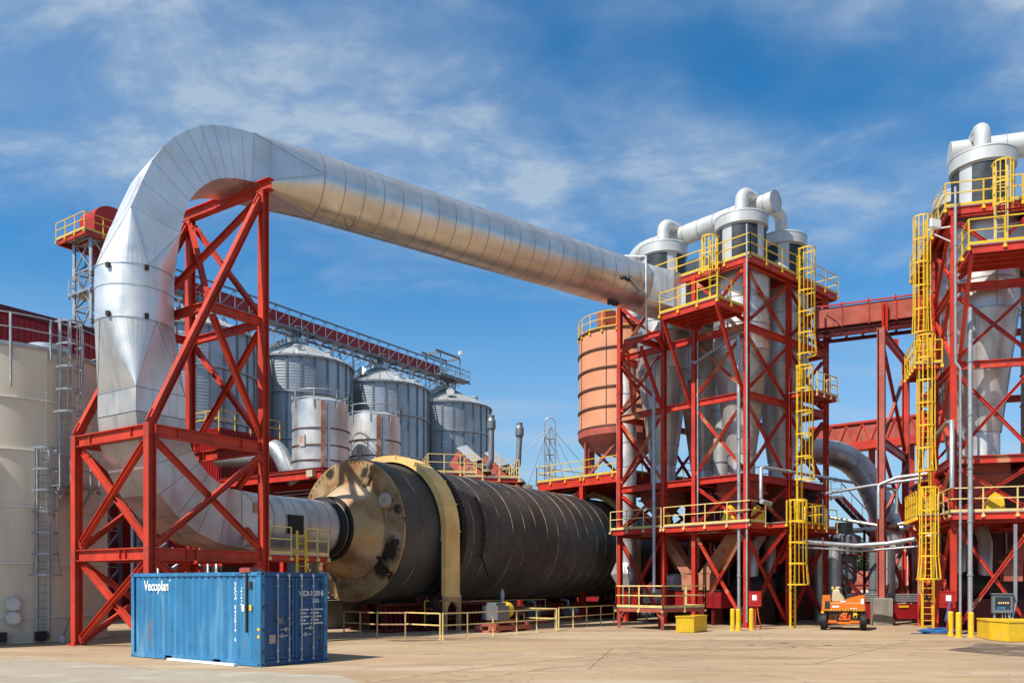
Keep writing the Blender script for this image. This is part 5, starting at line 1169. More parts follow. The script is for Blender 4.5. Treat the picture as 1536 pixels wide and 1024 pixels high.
# ------------------------------------------------------------------ stainless tanks on the red platform
def stank(loc, r_, zt0, zt1, label):
    t = thing('stainless_tank', label, 'tank', V((loc.x, loc.y, zt0)), 0, 'stainless tanks behind the drum')
    b = MB(); b.lathe([(r_, zt0), (r_, zt1)], V((loc.x, loc.y, 0)), Z, 64); b.build('shell', M['steel'], t)
    b = MB(); b.lathe([(r_, zt1), (r_*.5, zt1+.3), (0, zt1+.35)], V((loc.x, loc.y, 0)), Z, 48); b.build('roof', M['siloroof'], t)
    b = MB()
    for z in (zt0+.55, zt0+1.35, zt0+2.25, zt0+.03): b.lathe([(r_, z-.03), (r_+.05, z-.03), (r_+.05, z+.03), (r_, z+.03)], V((loc.x, loc.y, 0)), Z, 64)
    b.build('rusty_ring', M['rustbr'], t)
    b = MB(); rg_ = [V((loc.x+(r_+.05)*math.cos(a), loc.y+(r_+.05)*math.sin(a), zt1)) for a in [2*PI*k/24 for k in range(25)]]
    for z in (.12, .55): b.tube([p+Z*z for p in rg_], .03, 6)
    for p in rg_[::3]: b.bar(p-Z*.4, p+Z*.55, .05)
    b.build('roof_railing', M['galv'], t)
    for a, m, w_ in ((-72, 'rustpk', .26), (-62, 'galv', .12)): b = MB(); d = V((math.cos(math.radians(a)), math.sin(math.radians(a)), 0)); b.bar(V((loc.x, loc.y, 0))+d*(r_+.06)+Z*zt0, V((loc.x, loc.y, 0))+d*(r_+.06)+Z*(zt1-.1), w_, .1, d); b.build('vertical_strip', M[m], t)
    b = MB(); a = math.radians(-115); d = V((math.cos(a), math.sin(a), 0)); b.box(V((loc.x, loc.y, (zt0+zt1)/2-.3))+d*(r_+.03), (.06, .34, .6), -115); b.build('notice_plate', M['chalk'], t)
    return t
A1 = at(481, 700, 46); A2 = at(562, 700, 49.6)
stank(A1, 1.52, 8.3, 12.05, 'stainless tank left of the pair, behind the tan end plate of the drum'); stank(A2, 1.50, 8.3, 12.05, 'stainless tank right of the pair, behind the drum shell')
pf = thing('red_platform', 'red steel platform carrying the two stainless tanks behind the drum', 'platform', (A1.x, A1.y, 0), 56.04)
TP = frame(A1.x, A1.y, 56.04)
b = MB(); b.tbox(TP, -2.0, 7.0, -2.2, 6.0, 8.15, 8.28); b.build('deck', M['darkred'], pf)
for p_, q_ in (((-2, -2.2), (-2, 6)), ((-2, -2.2), (7, -2.2)), ((-2, 6), (7, 6)), ((7, -2.2), (7, 6)), ((1.5, -2.1), (1.5, 5.9)), ((4.5, -2.1), (4.5, 5.9))): beam(pf, 'beam', TP(*p_, 7.92), TP(*q_, 7.92), .2, .42, M['red'])
for x in (-1.9, 2.5, 6.9):
    for y in (-2.1, 2, 5.9): b = MB(); b.ib(TP(x, y, 0), TP(x, y, 7.7), .3, .3, TP(1, 0)-TP(0, 0)); b.build('column', M['red'], pf)
b = MB()
for k in range(6): b.bar(TP(-1.7, -2+.0, 7.2-.18*k), TP(-1.7, 5.9, 7.2-.18*k), .1, .06)
b.build('pipe_shelf', M['dark'], pf)
b = MB(); b.box(TP(-2.15, -1.6, 7.95), (.3, .45, .35), 56); tag(b.build('lamp_box', M['ivory']), 'small lamp box fixed to the red platform edge above the drum inlet', 'lamp')
def machines_row(x, y, label, w_=3, h=2.2):
    r = thing('process_machine', label, 'machine', TP(x, y, 0), 56.04, 'dark machines under the platform'); b = MB(); b.tbox(TP, x-1, x+1, y-w_/2, y+w_/2, .2, h); b.tbox(TP, x-1.1, x+1.1, y-w_/2-.1, y+w_/2+.1, 0, .2); b.build('housing', M['dark'], r)
    b = MB()
    for k in range(4): b.tube([TP(x-1.1, y-w_/2+.3+.7*k, .5), TP(x-1.1, y-w_/2+.3+.7*k, h+.6+.3*k), TP(x, y-w_/2+.5+.7*k, h+1.2+.3*k)], .09, 8)
    b.build('pipework', M['galv'], r)
    b = MB()
    for k in range(5): b.bar(TP(x-1.2, y-w_/2, .5+.5*k), TP(x-1.2, y+w_/2, .6+.5*k), .08)
    b.build('pipe_rack', M['dull'], r)
machines_row(-3.5, 5.0, 'dark machine with pipe rack left behind the duct frame', 5, 3.2); machines_row(1, -1, 'dark machine beneath the red tank platform', 4, 3.5); machines_row(-2.0, 10.5, 'dark machine with pipe rack beside the beige tank', 4, 2.6)
b = MB(); e = at(424, 684, 47.6); b.tube([at(330, 688, 50), at(385, 687, 48.5)]+[e+V((.2*k-.6, -.1*k, .45-.05*k*k)) for k in range(1, 6)]+[e+V((.9, -.5, -1.4))], .5, 20); tag(b.build('grey_duct', M['galv']), 'thick grey duct elbow dropping behind the red column', 'duct')
gs = thing('red_shed', 'small dark red shed with a yellow roof rail seen through the duct frame', 'shed', at(334, 800, 52)*1, 56.04); q = at(318, 648, 52); TS = frame(q.x, 52, 56.04); gs.matrix_basis = Matrix.Translation(V((q.x, 52, 0))) @ Matrix.Rotation(math.radians(56.04), 4, 'Z')
b = MB(); b.tbox(TS, -1.0, 3.6, -2, 3, 0, 11.6); b.build('wall', M['bldred'], gs); b = MB(); k = -.9
while k < 3.6: b.tbox(TS, k, k+.08, -2.04, -2, 0, 11.55); k += .25
k = -1.9
while k < 3: b.tbox(TS, -1.04, -1.0, k, k+.08, 0, 11.55); k += .25
b.build('cladding_ribs', M['bldred'], gs); b = MB(); railing(b, [TS(3.6, -2, 11.6), TS(-1, -2, 11.6), TS(-1, 3, 11.6)], step=1.3, toe=False); b.build('roof_railing', M['yellow'], gs)
# ------------------------------------------------------------------ orange tank on its platform
q = at(938, 600, 57.5); OTR = 3.15; oz0, oz1 = 12.0, 19.0; oc = V((q.x, 57.5, 0))
ot = thing('orange_tank', 'orange primed round tank on legs behind the middle tower', 'tank', oc, 41.7)
b = MB(); b.lathe([(OTR, oz0+.6), (OTR, oz1)], oc, Z, 80); b.build('shell', M['orange_t'], ot)
b = MB(); b.lathe([(OTR+.06, oz0+.6), (OTR+.06, oz0+.1), (OTR-.25, oz0-.35), (1.2, oz0-.9), (0, oz0-.9)], oc, Z, 64); b.build('hopper', M['pink'], ot)
b = MB()
for k in range(6): z = oz0+.62+k*(oz1-oz0-.65)/5; b.lathe([(OTR, z-.05), (OTR+.09, z-.05), (OTR+.09, z+.05), (OTR, z+.05)], oc, Z, 80)
b.build('ring', M['rustbr'], ot); b = MB()
for k in range(8): d = V((math.cos(2*PI*k/8+.25), math.sin(2*PI*k/8+.25), 0)); b.bar(oc+d*(OTR+.01)+Z*(oz0+.6), oc+d*(OTR+.01)+Z*oz1, .06, .03, d)
b.build('sheet_seam', M['rustbr'], ot); b = MB(); b.lathe([(OTR, oz1), (0, oz1+.3)], oc, Z, 48); b.build('roof', M['orange_t'], ot)
b = MB(); railing(b, [oc+V(((OTR+.05)*math.cos(t), (OTR+.05)*math.sin(t), oz1)) for t in [2*PI*k/20 for k in range(20)]], step=1.2, closed=True); b.build('roof_railing', M['yellow'], ot)
b = MB(); b.box(oc+V((-1.3, -1.6, oz1+.7)), (1.3, .9, 1.2), 30); b.lathe([(.4, 0), (.4, 1.2), (0, 1.3)], oc+V((0, -1.9, oz1+.1)), Z, 18); b.build('roof_unit', M['pink'], ot)
for k in range(6):
    t = 2*PI*k/6+.3; d = V((math.cos(t), math.sin(t), 0)); t2 = t+PI/3; d2 = V((math.cos(t2), math.sin(t2), 0)); b = MB(); b.ib(oc+d*(OTR-.3)+Z*9.3, oc+d*(OTR-.3)+Z*(oz0+.1), .26, .26, d); b.build('leg', M['pink'], ot); b = MB(); b.bar(oc+d*(OTR-.3)+Z*9.4, oc+d2*(OTR-.3)+Z*(oz0-.1), .16); b.build('brace', M['pink'], ot)
op = thing('tank_platform', 'red platform with yellow railing below the orange tank', 'platform', oc, 41.7); TO = frame(oc.x, oc.y, 41.7)
deck(op, TO, -4.0, 4.5, -3.6, 4.6, 9.3, [((-4, 4.6), (-4, .4)), ((-4, .1), (-4, -3.6), (4.5, -3.6)), ((-4, 4.6), (4.5, 4.6))], M['yellow'], M['galv'], M['red'], eb=.55, step=1.4)
for x in (-3.8, .3, 4.3):
    for y in (-3.4, .4, 4.4): b = MB(); b.ib(TO(x, y, 0), TO(x, y, 8.7), .32, .32, TO(1, 0)-TO(0, 0)); b.build('column', M['red'], op)
for y0, y1 in ((4.4, .4),): brace(op, TO(-3.8, y0, 4.6), TO(-3.8, y1, 8.6), .22, M['red']); brace(op, TO(-3.8, y1, 4.6), TO(-3.8, y0, 8.6), .22, M['red'], .1); brace(op, TO(-3.8, y0, .3), TO(-3.8, y1, 4.4), .22, M['red'])
b = MB(); b.tube([at(857, 765, 56)]+arc(at(866, 750, 56), .42, 180, 60, 8, V((1, 0, 0)), Z)+[at(885, 738, 56)], .09, 8); tag(b.build('hose_bend', M['black']), 'dark flexible hose bend below the orange tank platform', 'hose')
# guyed mast
q = at(825, 640, 82); mz = q.z+.4; ma = thing('guyed_mast', 'slim galvanised lattice mast with guy wires between the silos and the orange tank', 'mast', (q.x, 82, 0))
for dx, dy in ((-.52, 0), (.52, 0), (0, .8)): b = MB(); b.bar(V((q.x+dx, 82+dy, 0)), V((q.x+dx, 82+dy, mz)), .13); b.build('chord', M['galv'], ma)
b = MB(); z = 1.0; k = 0
while z < mz:
    P3 = [V((q.x-.52, 82, z)), V((q.x+.52, 82, z)), V((q.x, 82.8, z))]
    for i in range(3): b.bar(P3[i], P3[(i+1) % 3], .07); 
    if z+1.55 < mz: b.bar(P3[0], P3[1]+Z*1.55, .05); b.bar(P3[1], P3[2]+Z*1.55, .05); b.bar(P3[2], P3[0]+Z*1.55, .05)
    z += 1.55
b.build('lacing', M['galv'], ma); b = MB(); b.tube(arc((q.x, 82, mz), .5, 0, 180, 8, V((1, 0, 0)), Z), .07, 8); b.build('top_bow', M['galvlt'], ma)
for ang, dist in ((200, 9), (185, 15), (170, 6), (215, 5), (-20, 8), (10, 14), (-40, 5)):
    t = math.radians(ang); b = MB(); b.tube([V((q.x, 82, mz-.3)), V((q.x+dist*math.cos(t), 82+dist*math.sin(t)*.7, 2))], .03, 4); b.build('guy_wire', M['galv'], ma)
# inclined conveyors with exhaust stacks
def incline(px, py, Y, label, l2, sx):
    p = at(px, py, Y); r = thing('inclined_conveyor', label, 'conveyor', V((p.x, p.y, 0)), 0, 'dusty inclined conveyors')
    d = V((.66, -.40, -.64)).normalized(); s = V((.52, .86, 0)).normalized(); u = s.cross(d)*-1
    if u.z < 0: u = -u
    Rg = lambda t, w_, h0, h1: [p+d*t+s*w_+u*h0, p+d*t-s*w_+u*h0, p+d*t-s*w_+u*h1, p+d*t+s*w_+u*h1]
    b = MB(); b.loft([Rg(0, .75, -.85, .45), Rg(1.5, .75, -.85, .45)]); b.loft([Rg(1.5, .72, -.7, .3), Rg(7.2, .72, -.7, .3)]); b.build('casing', M['pink'], r)
    b = MB(); b.loft([[p+d*t+s*w_+u*h for w_, h in ((.85, .45), (.85, .5), (0, .86), (-.85, .5), (-.85, .45), (0, .78))] for t in (-.15, 1.55)]); b.build('head_roof', M['siloroof'], r)
    b = MB(); rnd = random.Random(px)
    for k in range(8): t = 1.7+.70*k; b.box(p+d*t+u*.40+s*rnd.uniform(-.1, .1), (.62, 1.35, .10+.12*rnd.random()), rnd.uniform(-14, 14))
    for k in range(40): b.box(p+d*rnd.uniform(1.7, 6.9)+u*.47+s*rnd.uniform(-.6, .6), (rnd.uniform(.1, .35), rnd.uniform(.1, .3), .1), rnd.uniform(0, 90))
    b.build('cover_debris', M['debris'], r)
    b = MB(); c = p+d*.7-s*.77; b.lathe([(0, -.05), (.28, -.05), (.28, .04), (0, .04)], c, s, 14); b.build('bearing', M['dark'], r)
    for t in (3, 6.5): b = MB(); q_ = p+d*t-u*.7; b.bar(V((q_.x, q_.y, 0)), q_, .2); b.build('leg', M['red'], r)
    st = p+d*2.3+u*.4; b = MB(); e0 = st+u*.15+d*-.0
    top = V((st.x+sx, st.y, p.z+l2)); b.tube([st, st+u*.35, st+u*.55+Z*.35+V((.1, 0, 0)), top-Z*.9, top], .2, 14); b.lathe([(.2, -.9), (.30, -.75), (.30, -.25), (.22, -.05), (.22, .15)], top, Z, 14); b.build('exhaust_stack', M['galvdk'], r)
    return r
incline(692, 684, 59, 'dusty red inclined conveyor with a tall exhaust stack, left of two behind the drum', 2.5, .4); incline(733, 691, 61, 'dusty red inclined conveyor with an exhaust stack, right of two behind the drum', 2.4, .5)
dk2 = thing('conveyor_platform', 'platform with yellow railing beside the dusty inclined conveyors', 'platform', at(700, 700, 50), 0)
q = at(642, 707, 50); TQ = frame(q.x, 50, 12)
deck(dk2, TQ, 0, 2.9, 0, 5, q.z, [((0, 5), (0, 0), (2.9, 0), (2.9, .8)), ], M['cream'], M['galv'], M['red'], step=1.0); q2 = at(745, 716, 50); TQ2 = frame(q2.x, 49.6, 12); deck(dk2, TQ2, -1.9, 1.4, .2, 4, q2.z, [((-1.9, .2), (-.8, .2)), ((.2, .2), (1.4, .2), (1.4, 3))], M['cream'], M['galv'], M['red'], step=.8)
for x, y in ((.3, .3), (2.6, .3), (.3, 4.6)): b = MB(); b.bar(TQ(x, y, 0), TQ(x, y, q.z-.3), .24); b.build('leg', M['red'], dk2)
# ------------------------------------------------------------------ bridges and the bent between the towers
bt = thing('bridge_bent', 'tall red two legged trestle on concrete blocks carrying the bridge', 'trestle', (20.5, 46.7, 0), 55)
TT = frame(20.5, 46.7, 55.9); L2 = 7.85
blk = [thing('concrete_block', l, 'block', TT(x, 0, 0), 0, 'concrete footing blocks') for x, l in ((0, 'grey concrete block under the front leg of the red trestle'), (L2, 'grey concrete block under the rear leg of the red trestle'))]
for (x, h, w_), r in zip(((0, 1.5, 1.0), (L2, 1.1, 1.4)), blk):
    c = TT(x, 0, 0); b = MB(); k = .04
    rings = [[frame(c.x, c.y, -14)(sx_*(w_/2-m_), sy*(w_/2-m_), z) for sx_, sy in ((-1, -1), (1, -1), (1, 1), (-1, 1))] for z, m_ in ((0, 0), (h-k, 0), (h, k))]
    b.loft(rings); b.build('block', M['conc'], r); b = MB(); b.box(c+Z*(h+.015), (.5, .5, .03), 56); b.build('plate', M['galv'], r)
for x, z0, z1 in ((0, 1.53, 16.5), (L2, 1.13, 16.5)): b = MB(); b.ib(TT(x, 0, z0), TT(x, 0, z1), .40, .40, TT(0, 1)-TT(0, 0), t=.04); b.build('column', M['pink'] if x == 0 else M['red'], bt)
for z in (16.3, 10.2, 5.6): b = MB(); b.ib(TT(.2, 0, z), TT(L2-.2, 0, z), .25, .45); b.build('beam', M['red'], bt)
for z0, z1 in ((15.9, 10.5), (9.9, 5.9), (5.3, 1.6)): brace(bt, TT(.1, 0, z0), TT(L2-.1, 0, z1), .17, M['red']); brace(bt, TT(.1, 0, z1), TT(L2-.1, 0, z0), .17, M['pink'], .1)
for x_, z_ in ((1.0, 18.1), (4.3, 16.9)): b = MB(); b.ib(TT(x_, 0, 16.5), TT(x_, 0, z_), .25, .25); b.build('post', M['red'], bt)
# upper bridge
ub = thing('upper_bridge', 'weathered red enclosed conveyor bridge between the two towers, high up', 'bridge', (21, 49, 17))
p, q = TB(7.4, .2, 17.45), V((24.6, 47.4, 17.85)); d = (q-p).normalized(); s = V((-d.y, d.x, 0))
b = MB(); b.bar(p+Z*.1, q+Z*.1, 1.3, 1.1); b.build('enclosure', M['pink'], ub)
b = MB(); n = 5
for k in range(n+1): c = p+(q-p)*k/n; b.bar(c-s*.68-Z*.55, c-s*.68+Z*.78, .06, .05, d); b.bar(c-s*.68+Z*.78, c+s*.68+Z*.78, .06, .05); b.bar(c-s*.5+Z*.75, c-s*.5+Z*1.0, .06)
b.bar(p-s*.7+Z*.75, q-s*.7+Z*.75, .08); b.build('frame_rib', M['red'], ub)
b = MB(); b.bar(p-s*.62-Z*.95, q-s*.62-Z*.95, .2, .18); b.bar(p+s*.62-Z*.95, q+s*.62-Z*.95, .2, .18)
for k in range(9): c = p+(q-p)*k/8; b.bar(c-s*.62-Z*.85, c+s*.62-Z*.85, .1, .12)
b.bar(p-Z*.62, q-Z*.62, 1.1, .06); b.build('underframe', M['darkred'], ub)
lb = thing('lower_bridge', 'red trussed conveyor bridge lower down, behind the red trestle', 'bridge', (24, 61, 13))
p, q = at(1215, 665, 63), at(1430, 640, 58.5); d = (q-p).normalized(); s = V((-d.y, d.x, 0))
b = MB(); b.bar(p+Z*.25, q+Z*.25, 1.4, 1.5); b.build('enclosure', M['pink'], lb); b = MB(); n = 9
for k in range(n):
    a_, c_ = p+(q-p)*k/n-s*.74, p+(q-p)*(k+1)/n-s*.74; m_ = (a_+c_)/2; b.bar(a_-Z*.45, m_+Z*.95, .09); b.bar(m_+Z*.95, c_-Z*.45, .09)
for z in (.98, -.48): b.bar(p-s*.75+Z*z, q-s*.75+Z*z, .16)
b.build('truss', M['red'], lb); b = MB(); b.bar(p-Z*.85, q-Z*.85, 1.6, .12); b.bar(p-s*.8-Z*.75, q-s*.8-Z*.75, .2, .45)
for k in range(10): c = p+(q-p)*k/9; b.bar(c-s*.8-Z*.95, c+s*.8-Z*.95, .12, .14)
b.build('underframe', M['red'], lb)
for f_ in (.45, .72): b = MB(); c = p+(q-p)*f_; b.bar(V((c.x, c.y, 0)), c-Z*.9, .35); b.build('leg', M['red'], lb)
# return duct
rd = thing('return_duct', 'thick dull stainless duct curving down behind the red trestle', 'duct', at(1290, 700, 56)*1, 0)
path = [(1205, 676, 57), (1232, 677, 57), (1252, 680, 57), (1270, 687, 56.8), (1287, 700, 56.5), (1302, 720, 56), (1316, 748, 55.5), (1330, 785, 55), (1352, 850, 54.6), (1362, 878, 54.4)]
pts = [at(*k) for k in path]; b = MB(); b.tube(pts, .86, 28, smooth=False); o = b.build('elbow_pipe', M['dull'], rd)
for k in range(1, 9): b = MB(); d = (pts[k+1]-pts[k-1]).normalized(); b.lathe([(.86, -.03), (.90, -.03), (.90, .03), (.86, .03)], pts[k], d, 28); b.build('flange', M['dull'], o)
for (pts_, r, l, m) in (([at(1200, 812, 44.5), at(1240, 815, 44.5), at(1283, 818, 44.2), at(1330, 815, 43.6), at(1385, 806, 42.6), at(1410, 800, 42)], .12, 'bright grey pipe crossing low between the two towers', 'galvlt'), ([at(1200, 820, 44.6), at(1290, 826, 44.3), at(1390, 818, 42.5)], .05, 'thin grey pipe just under the bright low cross pipe', 'galv'),
                        ([at(1238, 740, 47), at(1300, 729, 47), at(1420, 712, 45)], .08, 'grey pipe rising slightly to the right between the towers', 'galvlt'), ([at(1240, 775, 50), at(1330, 790, 48), at(1420, 770, 46)], .10, 'rusty grey pipe behind the trestle leg', 'dull'),
                        ([at(1318, 778, 45.9), at(1318, 727, 45.9), at(1345, 716, 45.7), at(1400, 709, 44.8)], .10, 'grey pipe bending round the front trestle leg', 'galvlt'), ([at(1240, 798, 52), at(1300, 794, 52), at(1375, 790, 50)], .16, 'dull thick pipe in the gap between the towers', 'dull'),
                        ([at(1345, 770, 46), at(1345, 735, 46), at(1330, 732, 46)], .09, 'short bent grey pipe left of the yellow cage', 'galvlt')): pipe(pts_, r, l, m)
for px, y0, y1, Y, r, l, m in ((1252, 820, 925, 47.5, .36, 'pale grey vertical duct left of the orange lift', 'galvlt'), (1311, 828, 905, 49.5, .30, 'dark grey vertical duct behind the concrete block', 'grey'), (1334, 820, 897, 48, .32, 'stainless vertical duct beside the front trestle leg', 'steel'), (1230, 825, 925, 50, .34, 'dull vertical duct behind the brace of the middle tower', 'dull')):
    a_ = at(px, y0, Y); c_ = at(px, min(y1, 2000), Y); b = MB(); b.tube([V((a_.x, Y, 0)), a_], r, 18); b.lathe([(r, -.03), (r+.04, -.03), (r+.04, .03), (r, .03)], V((a_.x, Y, 2)), Z, 18); b.lathe([(r, -.03), (r+.04, -.03), (r+.04, .03), (r, .03)], V((a_.x, Y, 3.2)), Z, 18); tag(b.build('vertical_duct', M[m]), l, 'duct', 'vertical ducts between the towers')
# small dark cyclone on a frame
q = at(1266, 850, 50.5); sc = thing('dust_collector', 'small dark cyclone dust collector in a frame above the orange lift', 'cyclone', (q.x, 50.5, 0)); c = V((q.x, 50.5, 0))
b = MB(); b.lathe([(0, 5.95), (.5, 5.95), (.5, 5.35), (.95, 5.1), (.95, 4.0), (.72, 3.95), (.72, 2.6), (.25, 1.4), (.25, .9)], c, Z, 32); b.build('body', M['grey'], sc)
b = MB(); b.tube([c+V((.7, -.2, 4.6)), c+V((1.6, -.2, 4.4)), c+V((3.4, -.1, 4.4))], .3, 16); b.build('outlet', M['dull'], sc)
for dx in (-1.0, 1.6):
    for dy in (-.9, .9): b = MB(); b.bar(c+V((dx, dy, 0)), c+V((dx, dy, 5.6 if dx > 0 else 4)), .12); b.build('leg', M['darkred'], sc)
for z0, z1 in ((.3, 2.2), (2.2, 4.0)): b = MB(); b.bar(c+V((1.6, -.9, z0)), c+V((-1, -.9, z1)), .08); b.bar(c+V((1.6, -.9, z1)), c+V((1.6, .9, z0)), .08); b.bar(c+V((-1, -.9, z1)), c+V((1.6, -.9, z1)), .1); b.build('brace', M['darkred'], sc)
b = MB(); b.bar(at(1262, 862, 48), at(1318, 918, 47.5), .16, .22); tag(b.build('slanted_beam', M['darkred']), 'dark red slanted beam running down behind the orange lift to the concrete block', 'beam')
# distant stairs and walkway in the gap
stt = thing('steel_stair', 'dark steel stair with handrails in the gap behind the trestle', 'stair', at(1290, 800, 60), 0)
p, q = at(1262, 745, 60), at(1325, 812, 60)
for z in (0, 1.1):
    b = MB(); b.bar(p+V((0, 0, 0)), q, .08, .3); b.bar(p+V((0, 0, 1.0)), q+Z*1.0, .06); b.bar(p+V((0, 1.0, 0)), q+V((0, 1, 0)), .08, .3) if z else None
    if z: b.build('stringer', M['darkred'], stt)
b = MB()
for k in range(13): c = p+(q-p)*k/12; b.box(c+V((0, .5, .1)), (.28, .95, .04)); b.bar(c, c+Z*1.0, .04) if k % 3 == 0 else None
b.build('tread', M['galv'], stt); b = MB(); c = p+V((-2.2, 0, 0)); b.box(c+V((1.1, .5, 0)), (2.4, 1.2, .1)); railing(b, [c, p], step=.8); b.build('landing', M['galv'], stt)
b = MB(); b.bar(V((p.x-1.9, p.y, 0)), p+V((-1.9, 0, 0)), .2); b.bar(V((q.x+.2, q.y, 0)), q+V((.2, 0, 0)), .2); b.build('leg', M['darkred'], stt)
# red skid frames on the ground behind
for px, py, Y, w_, l in ((1364, 917, 47.5, 5.2, 'long bright red skid frame lying behind the concrete block'), (1210, 915, 54, 9, 'long red skid frame on the ground behind the orange lift')):
    c = at(px, py, Y); r = thing('skid_frame', l, 'skid', (c.x, Y, 0), 0, 'red skid frames'); b = MB(); b.box((c.x, Y, .75), (w_, .5, .85)); b.build('casing', M['bldred'], r)
    b = MB()
    for k in range(4): b.tube([V((c.x-w_/2, Y-.1, 1.32+.12*k)), V((c.x+w_/2, Y-.1, 1.32+.12*k))], .05, 8)
    b.build('pipework', M['galv'], r); b = MB()
    for dx in (-.4, .4): b.box((c.x+dx*w_, Y, .16), (.5, .6, .32))
    b.build('foot', M['dark'], r)
b = MB(); c = at(1345, 912, 47.2); b.box((c.x+.4, 47.22, 1.02), (.55, .04, .12)); tag(b.build('nameplate', M['yellow']), 'small yellow plate on the bright red skid frame', 'plate')
rt = thing('red_tank', 'low faded red tank seen far through the gap above the lift', 'tank', (at(1292, 870, 82).x, 82, 0)); c = V((at(1292, 870, 82).x, 82, 0)); b = MB(); b.lathe([(2.4, 0), (2.4, 3.1), (1.8, 3.45), (0, 3.6)], c, Z, 40); b.build('shell', M['pink'], rt); b = MB(); b.box(c+V((-.6, -2.42, 1.5)), (.9, .06, .5)); b.build('notice', M['letter'], rt)
wb = thing('white_cabinet', 'pale far cabinet right of the dark grey duct', 'cabinet', at(1328, 880, 60), 0); q = at(1328, 880, 60); b = MB(); b.box((q.x, 60, 2.0), (1.3, .8, 2.6)); b.build('housing', M['white'], wb); b = MB(); 
for k in range(4): b.box((q.x, 59.58, 1.2+.5*k), (1.1, .05, .06))
b.box((q.x, 60, .35), (1.2, .7, .7)); b.build('louvre', M['grey'], wb)
# machinery between trestle and right tower
def gapmach(px, Y, w_, h, label, m='dark'):
    x = at(px, 900, Y).x; r = thing('process_machine', label, 'machine', (x, Y, 0), 0, 'machines in the gap'); b = MB(); b.box((x, Y, h*.35), (w_, 1.6, h*.7)); b.lathe([(0, -w_*.45), (h*.3, -w_*.45), (h*.3, w_*.45), (0, w_*.45)], V((x, Y, h*.75)), V((1, 0, 0)), 20); b.build('housing', M[m], r)
    b = MB()
    for k in range(5): b.tube([V((x-w_/2+.2+k*w_/5, Y-.85, .3)), V((x-w_/2+.2+k*w_/5, Y-.9, h)), V((x-w_/2+.5+k*w_/5, Y, h+.6))], .07, 6)
    b.build('pipework', M['dull'], r); b = MB(); railing(b, [V((x-w_/2, Y-1, h)), V((x+w_/2, Y-1, h))], step=.8); b.build('railing', M['cream'], r)
gapmach(1385, 54, 3.2, 4.6, 'dark machine with pipes left of the lowest cage of the right tower', 'darkred'); gapmach(1345, 58, 3, 3.6, 'dark machine behind the trestle legs'); gapmach(1205, 62, 5, 4.2, 'dark machine far behind the middle tower braces', 'darkred')
gapmach(1450, 56, 5, 5.5, 'dark machine far behind the right tower', 'darkred'); gapmach(1150, 60, 6, 5.2, 'dark machine far behind the middle tower', 'dark'); gapmach(1040, 62, 6, 5.6, 'dark red machine far behind the two chutes', 'darkred')
rb = thing('red_house', 'red clad house far behind the right tower', 'building', (at(1385, 800, 66).x, 66, 0)); x = at(1385, 800, 66).x
b = MB(); b.box((x+1.5, 68, 4.2), (7, 4, 8.4)); b.build('wall', M['pink'], rb); b = MB(); b.box((x+1.5, 68, 8.5), (7.4, 4.4, .2)); b.build('roof', M['darkred'], rb)
b = MB()
for k in range(18): b.box((x-1.9+.4*k, 65.98, 4.2), (.06, .04, 8.2))
b.build('cladding_ribs', M['pink'], rb)
# ------------------------------------------------------------------ orange lift seen from behind
lc = gnd(1265, 944.5); lf = thing('boom_lift', 'orange boom lift machine with black tyres parked between the towers', 'lift', lc, 0)
TLf = frame(lc.x, lc.y, -22); OR = M['orange']
def chamf(b, x0, x1, y0, y1, z0, z1, c=.06, tx=0, tx1=None):
    """box with chamfered edges, top narrower by tx on each side"""
    tx1 = tx if tx1 is None else tx1
    R = lambda z, k, l, r_: [TLf(x0+k+l+c, y0+k, z), TLf(x1-k-r_-c, y0+k, z), TLf(x1-k-r_, y0+k+c, z), TLf(x1-k-r_, y1-k-c, z), TLf(x1-k-r_-c, y1-k, z), TLf(x0+k+l+c, y1-k, z), TLf(x0+k+l, y1-k-c, z), TLf(x0+k+l, y0+k+c, z)]
    b.loft([R(z0, c*.6, 0, 0), R(z0+c, 0, 0, 0), R(z1-c, 0, tx, tx1), R(z1, c*.6, tx, tx1)])
    return b
b = MB(); chamf(b, -1.02, 1.02, .0, 1.0, .92, 1.36, .05, .04, .02)
pr = [(-1.0, 1.34), (-.96, 1.72), (-.62, 1.73), (-.58, 1.40), (-.10, 1.40), (.28, 1.60), (.92, 1.74), (1.0, 1.36)]
b.loft([[TLf(x, .05, z) for x, z in pr], [TLf(x, .95, z) for x, z in pr]]); bo = b.build('body', OR, lf)
b = MB(); chamf(b, -1.0, -.64, .9, 2.6, .95, 1.70, .06); chamf(b, .66, 1.02, .9, 2.6, .95, 1.70, .06); b.build('side_cover', OR, lf)
b = MB(); b.tbox(TLf, -.8, .88, -.012, -.002, .955, 1.02); b.build('hazard_stripe', M['yellow'], bo)
b = MB()
for k in range(13): x = -.79+.128*k; b.add([TLf(x, -.016, .957), TLf(x+.055, -.016, .957), TLf(x+.105, -.016, 1.018), TLf(x+.05, -.016, 1.018)], [(0, 1, 2, 3)])
b.build('hazard_stripe', M['black'], bo)
b = MB(); b.tbox(TLf, -.52, -.16, .02, .045, 1.06, 1.16); b.tbox(TLf, -.13, .12, -.02, -.004, 1.40-.02, 1.46-.02); b.tbox(TLf, .30, .62, -.012, -.002, 1.06, 1.09); b.tbox(TLf, -.52, -.2, -.012, -.002, 1.12, 1.2); b.tbox(TLf, .80, .93, -.012, -.002, 1.3, 1.55); b.build('decal', M['letter'], bo)
b = MB(); chamf(b, -.56, .10, .25, .85, 1.36, 2.0, .07, .06, .2); chamf(b, -.40, -.1, .3, .7, 1.98, 2.14, .04, .03); b.build('boom_head', M['ivory'], lf)
b = MB(); b.tbox(TLf, -.86, -.62, -.012, .02, 1.05, 1.42); b.build('control_box', M['dark'], lf)
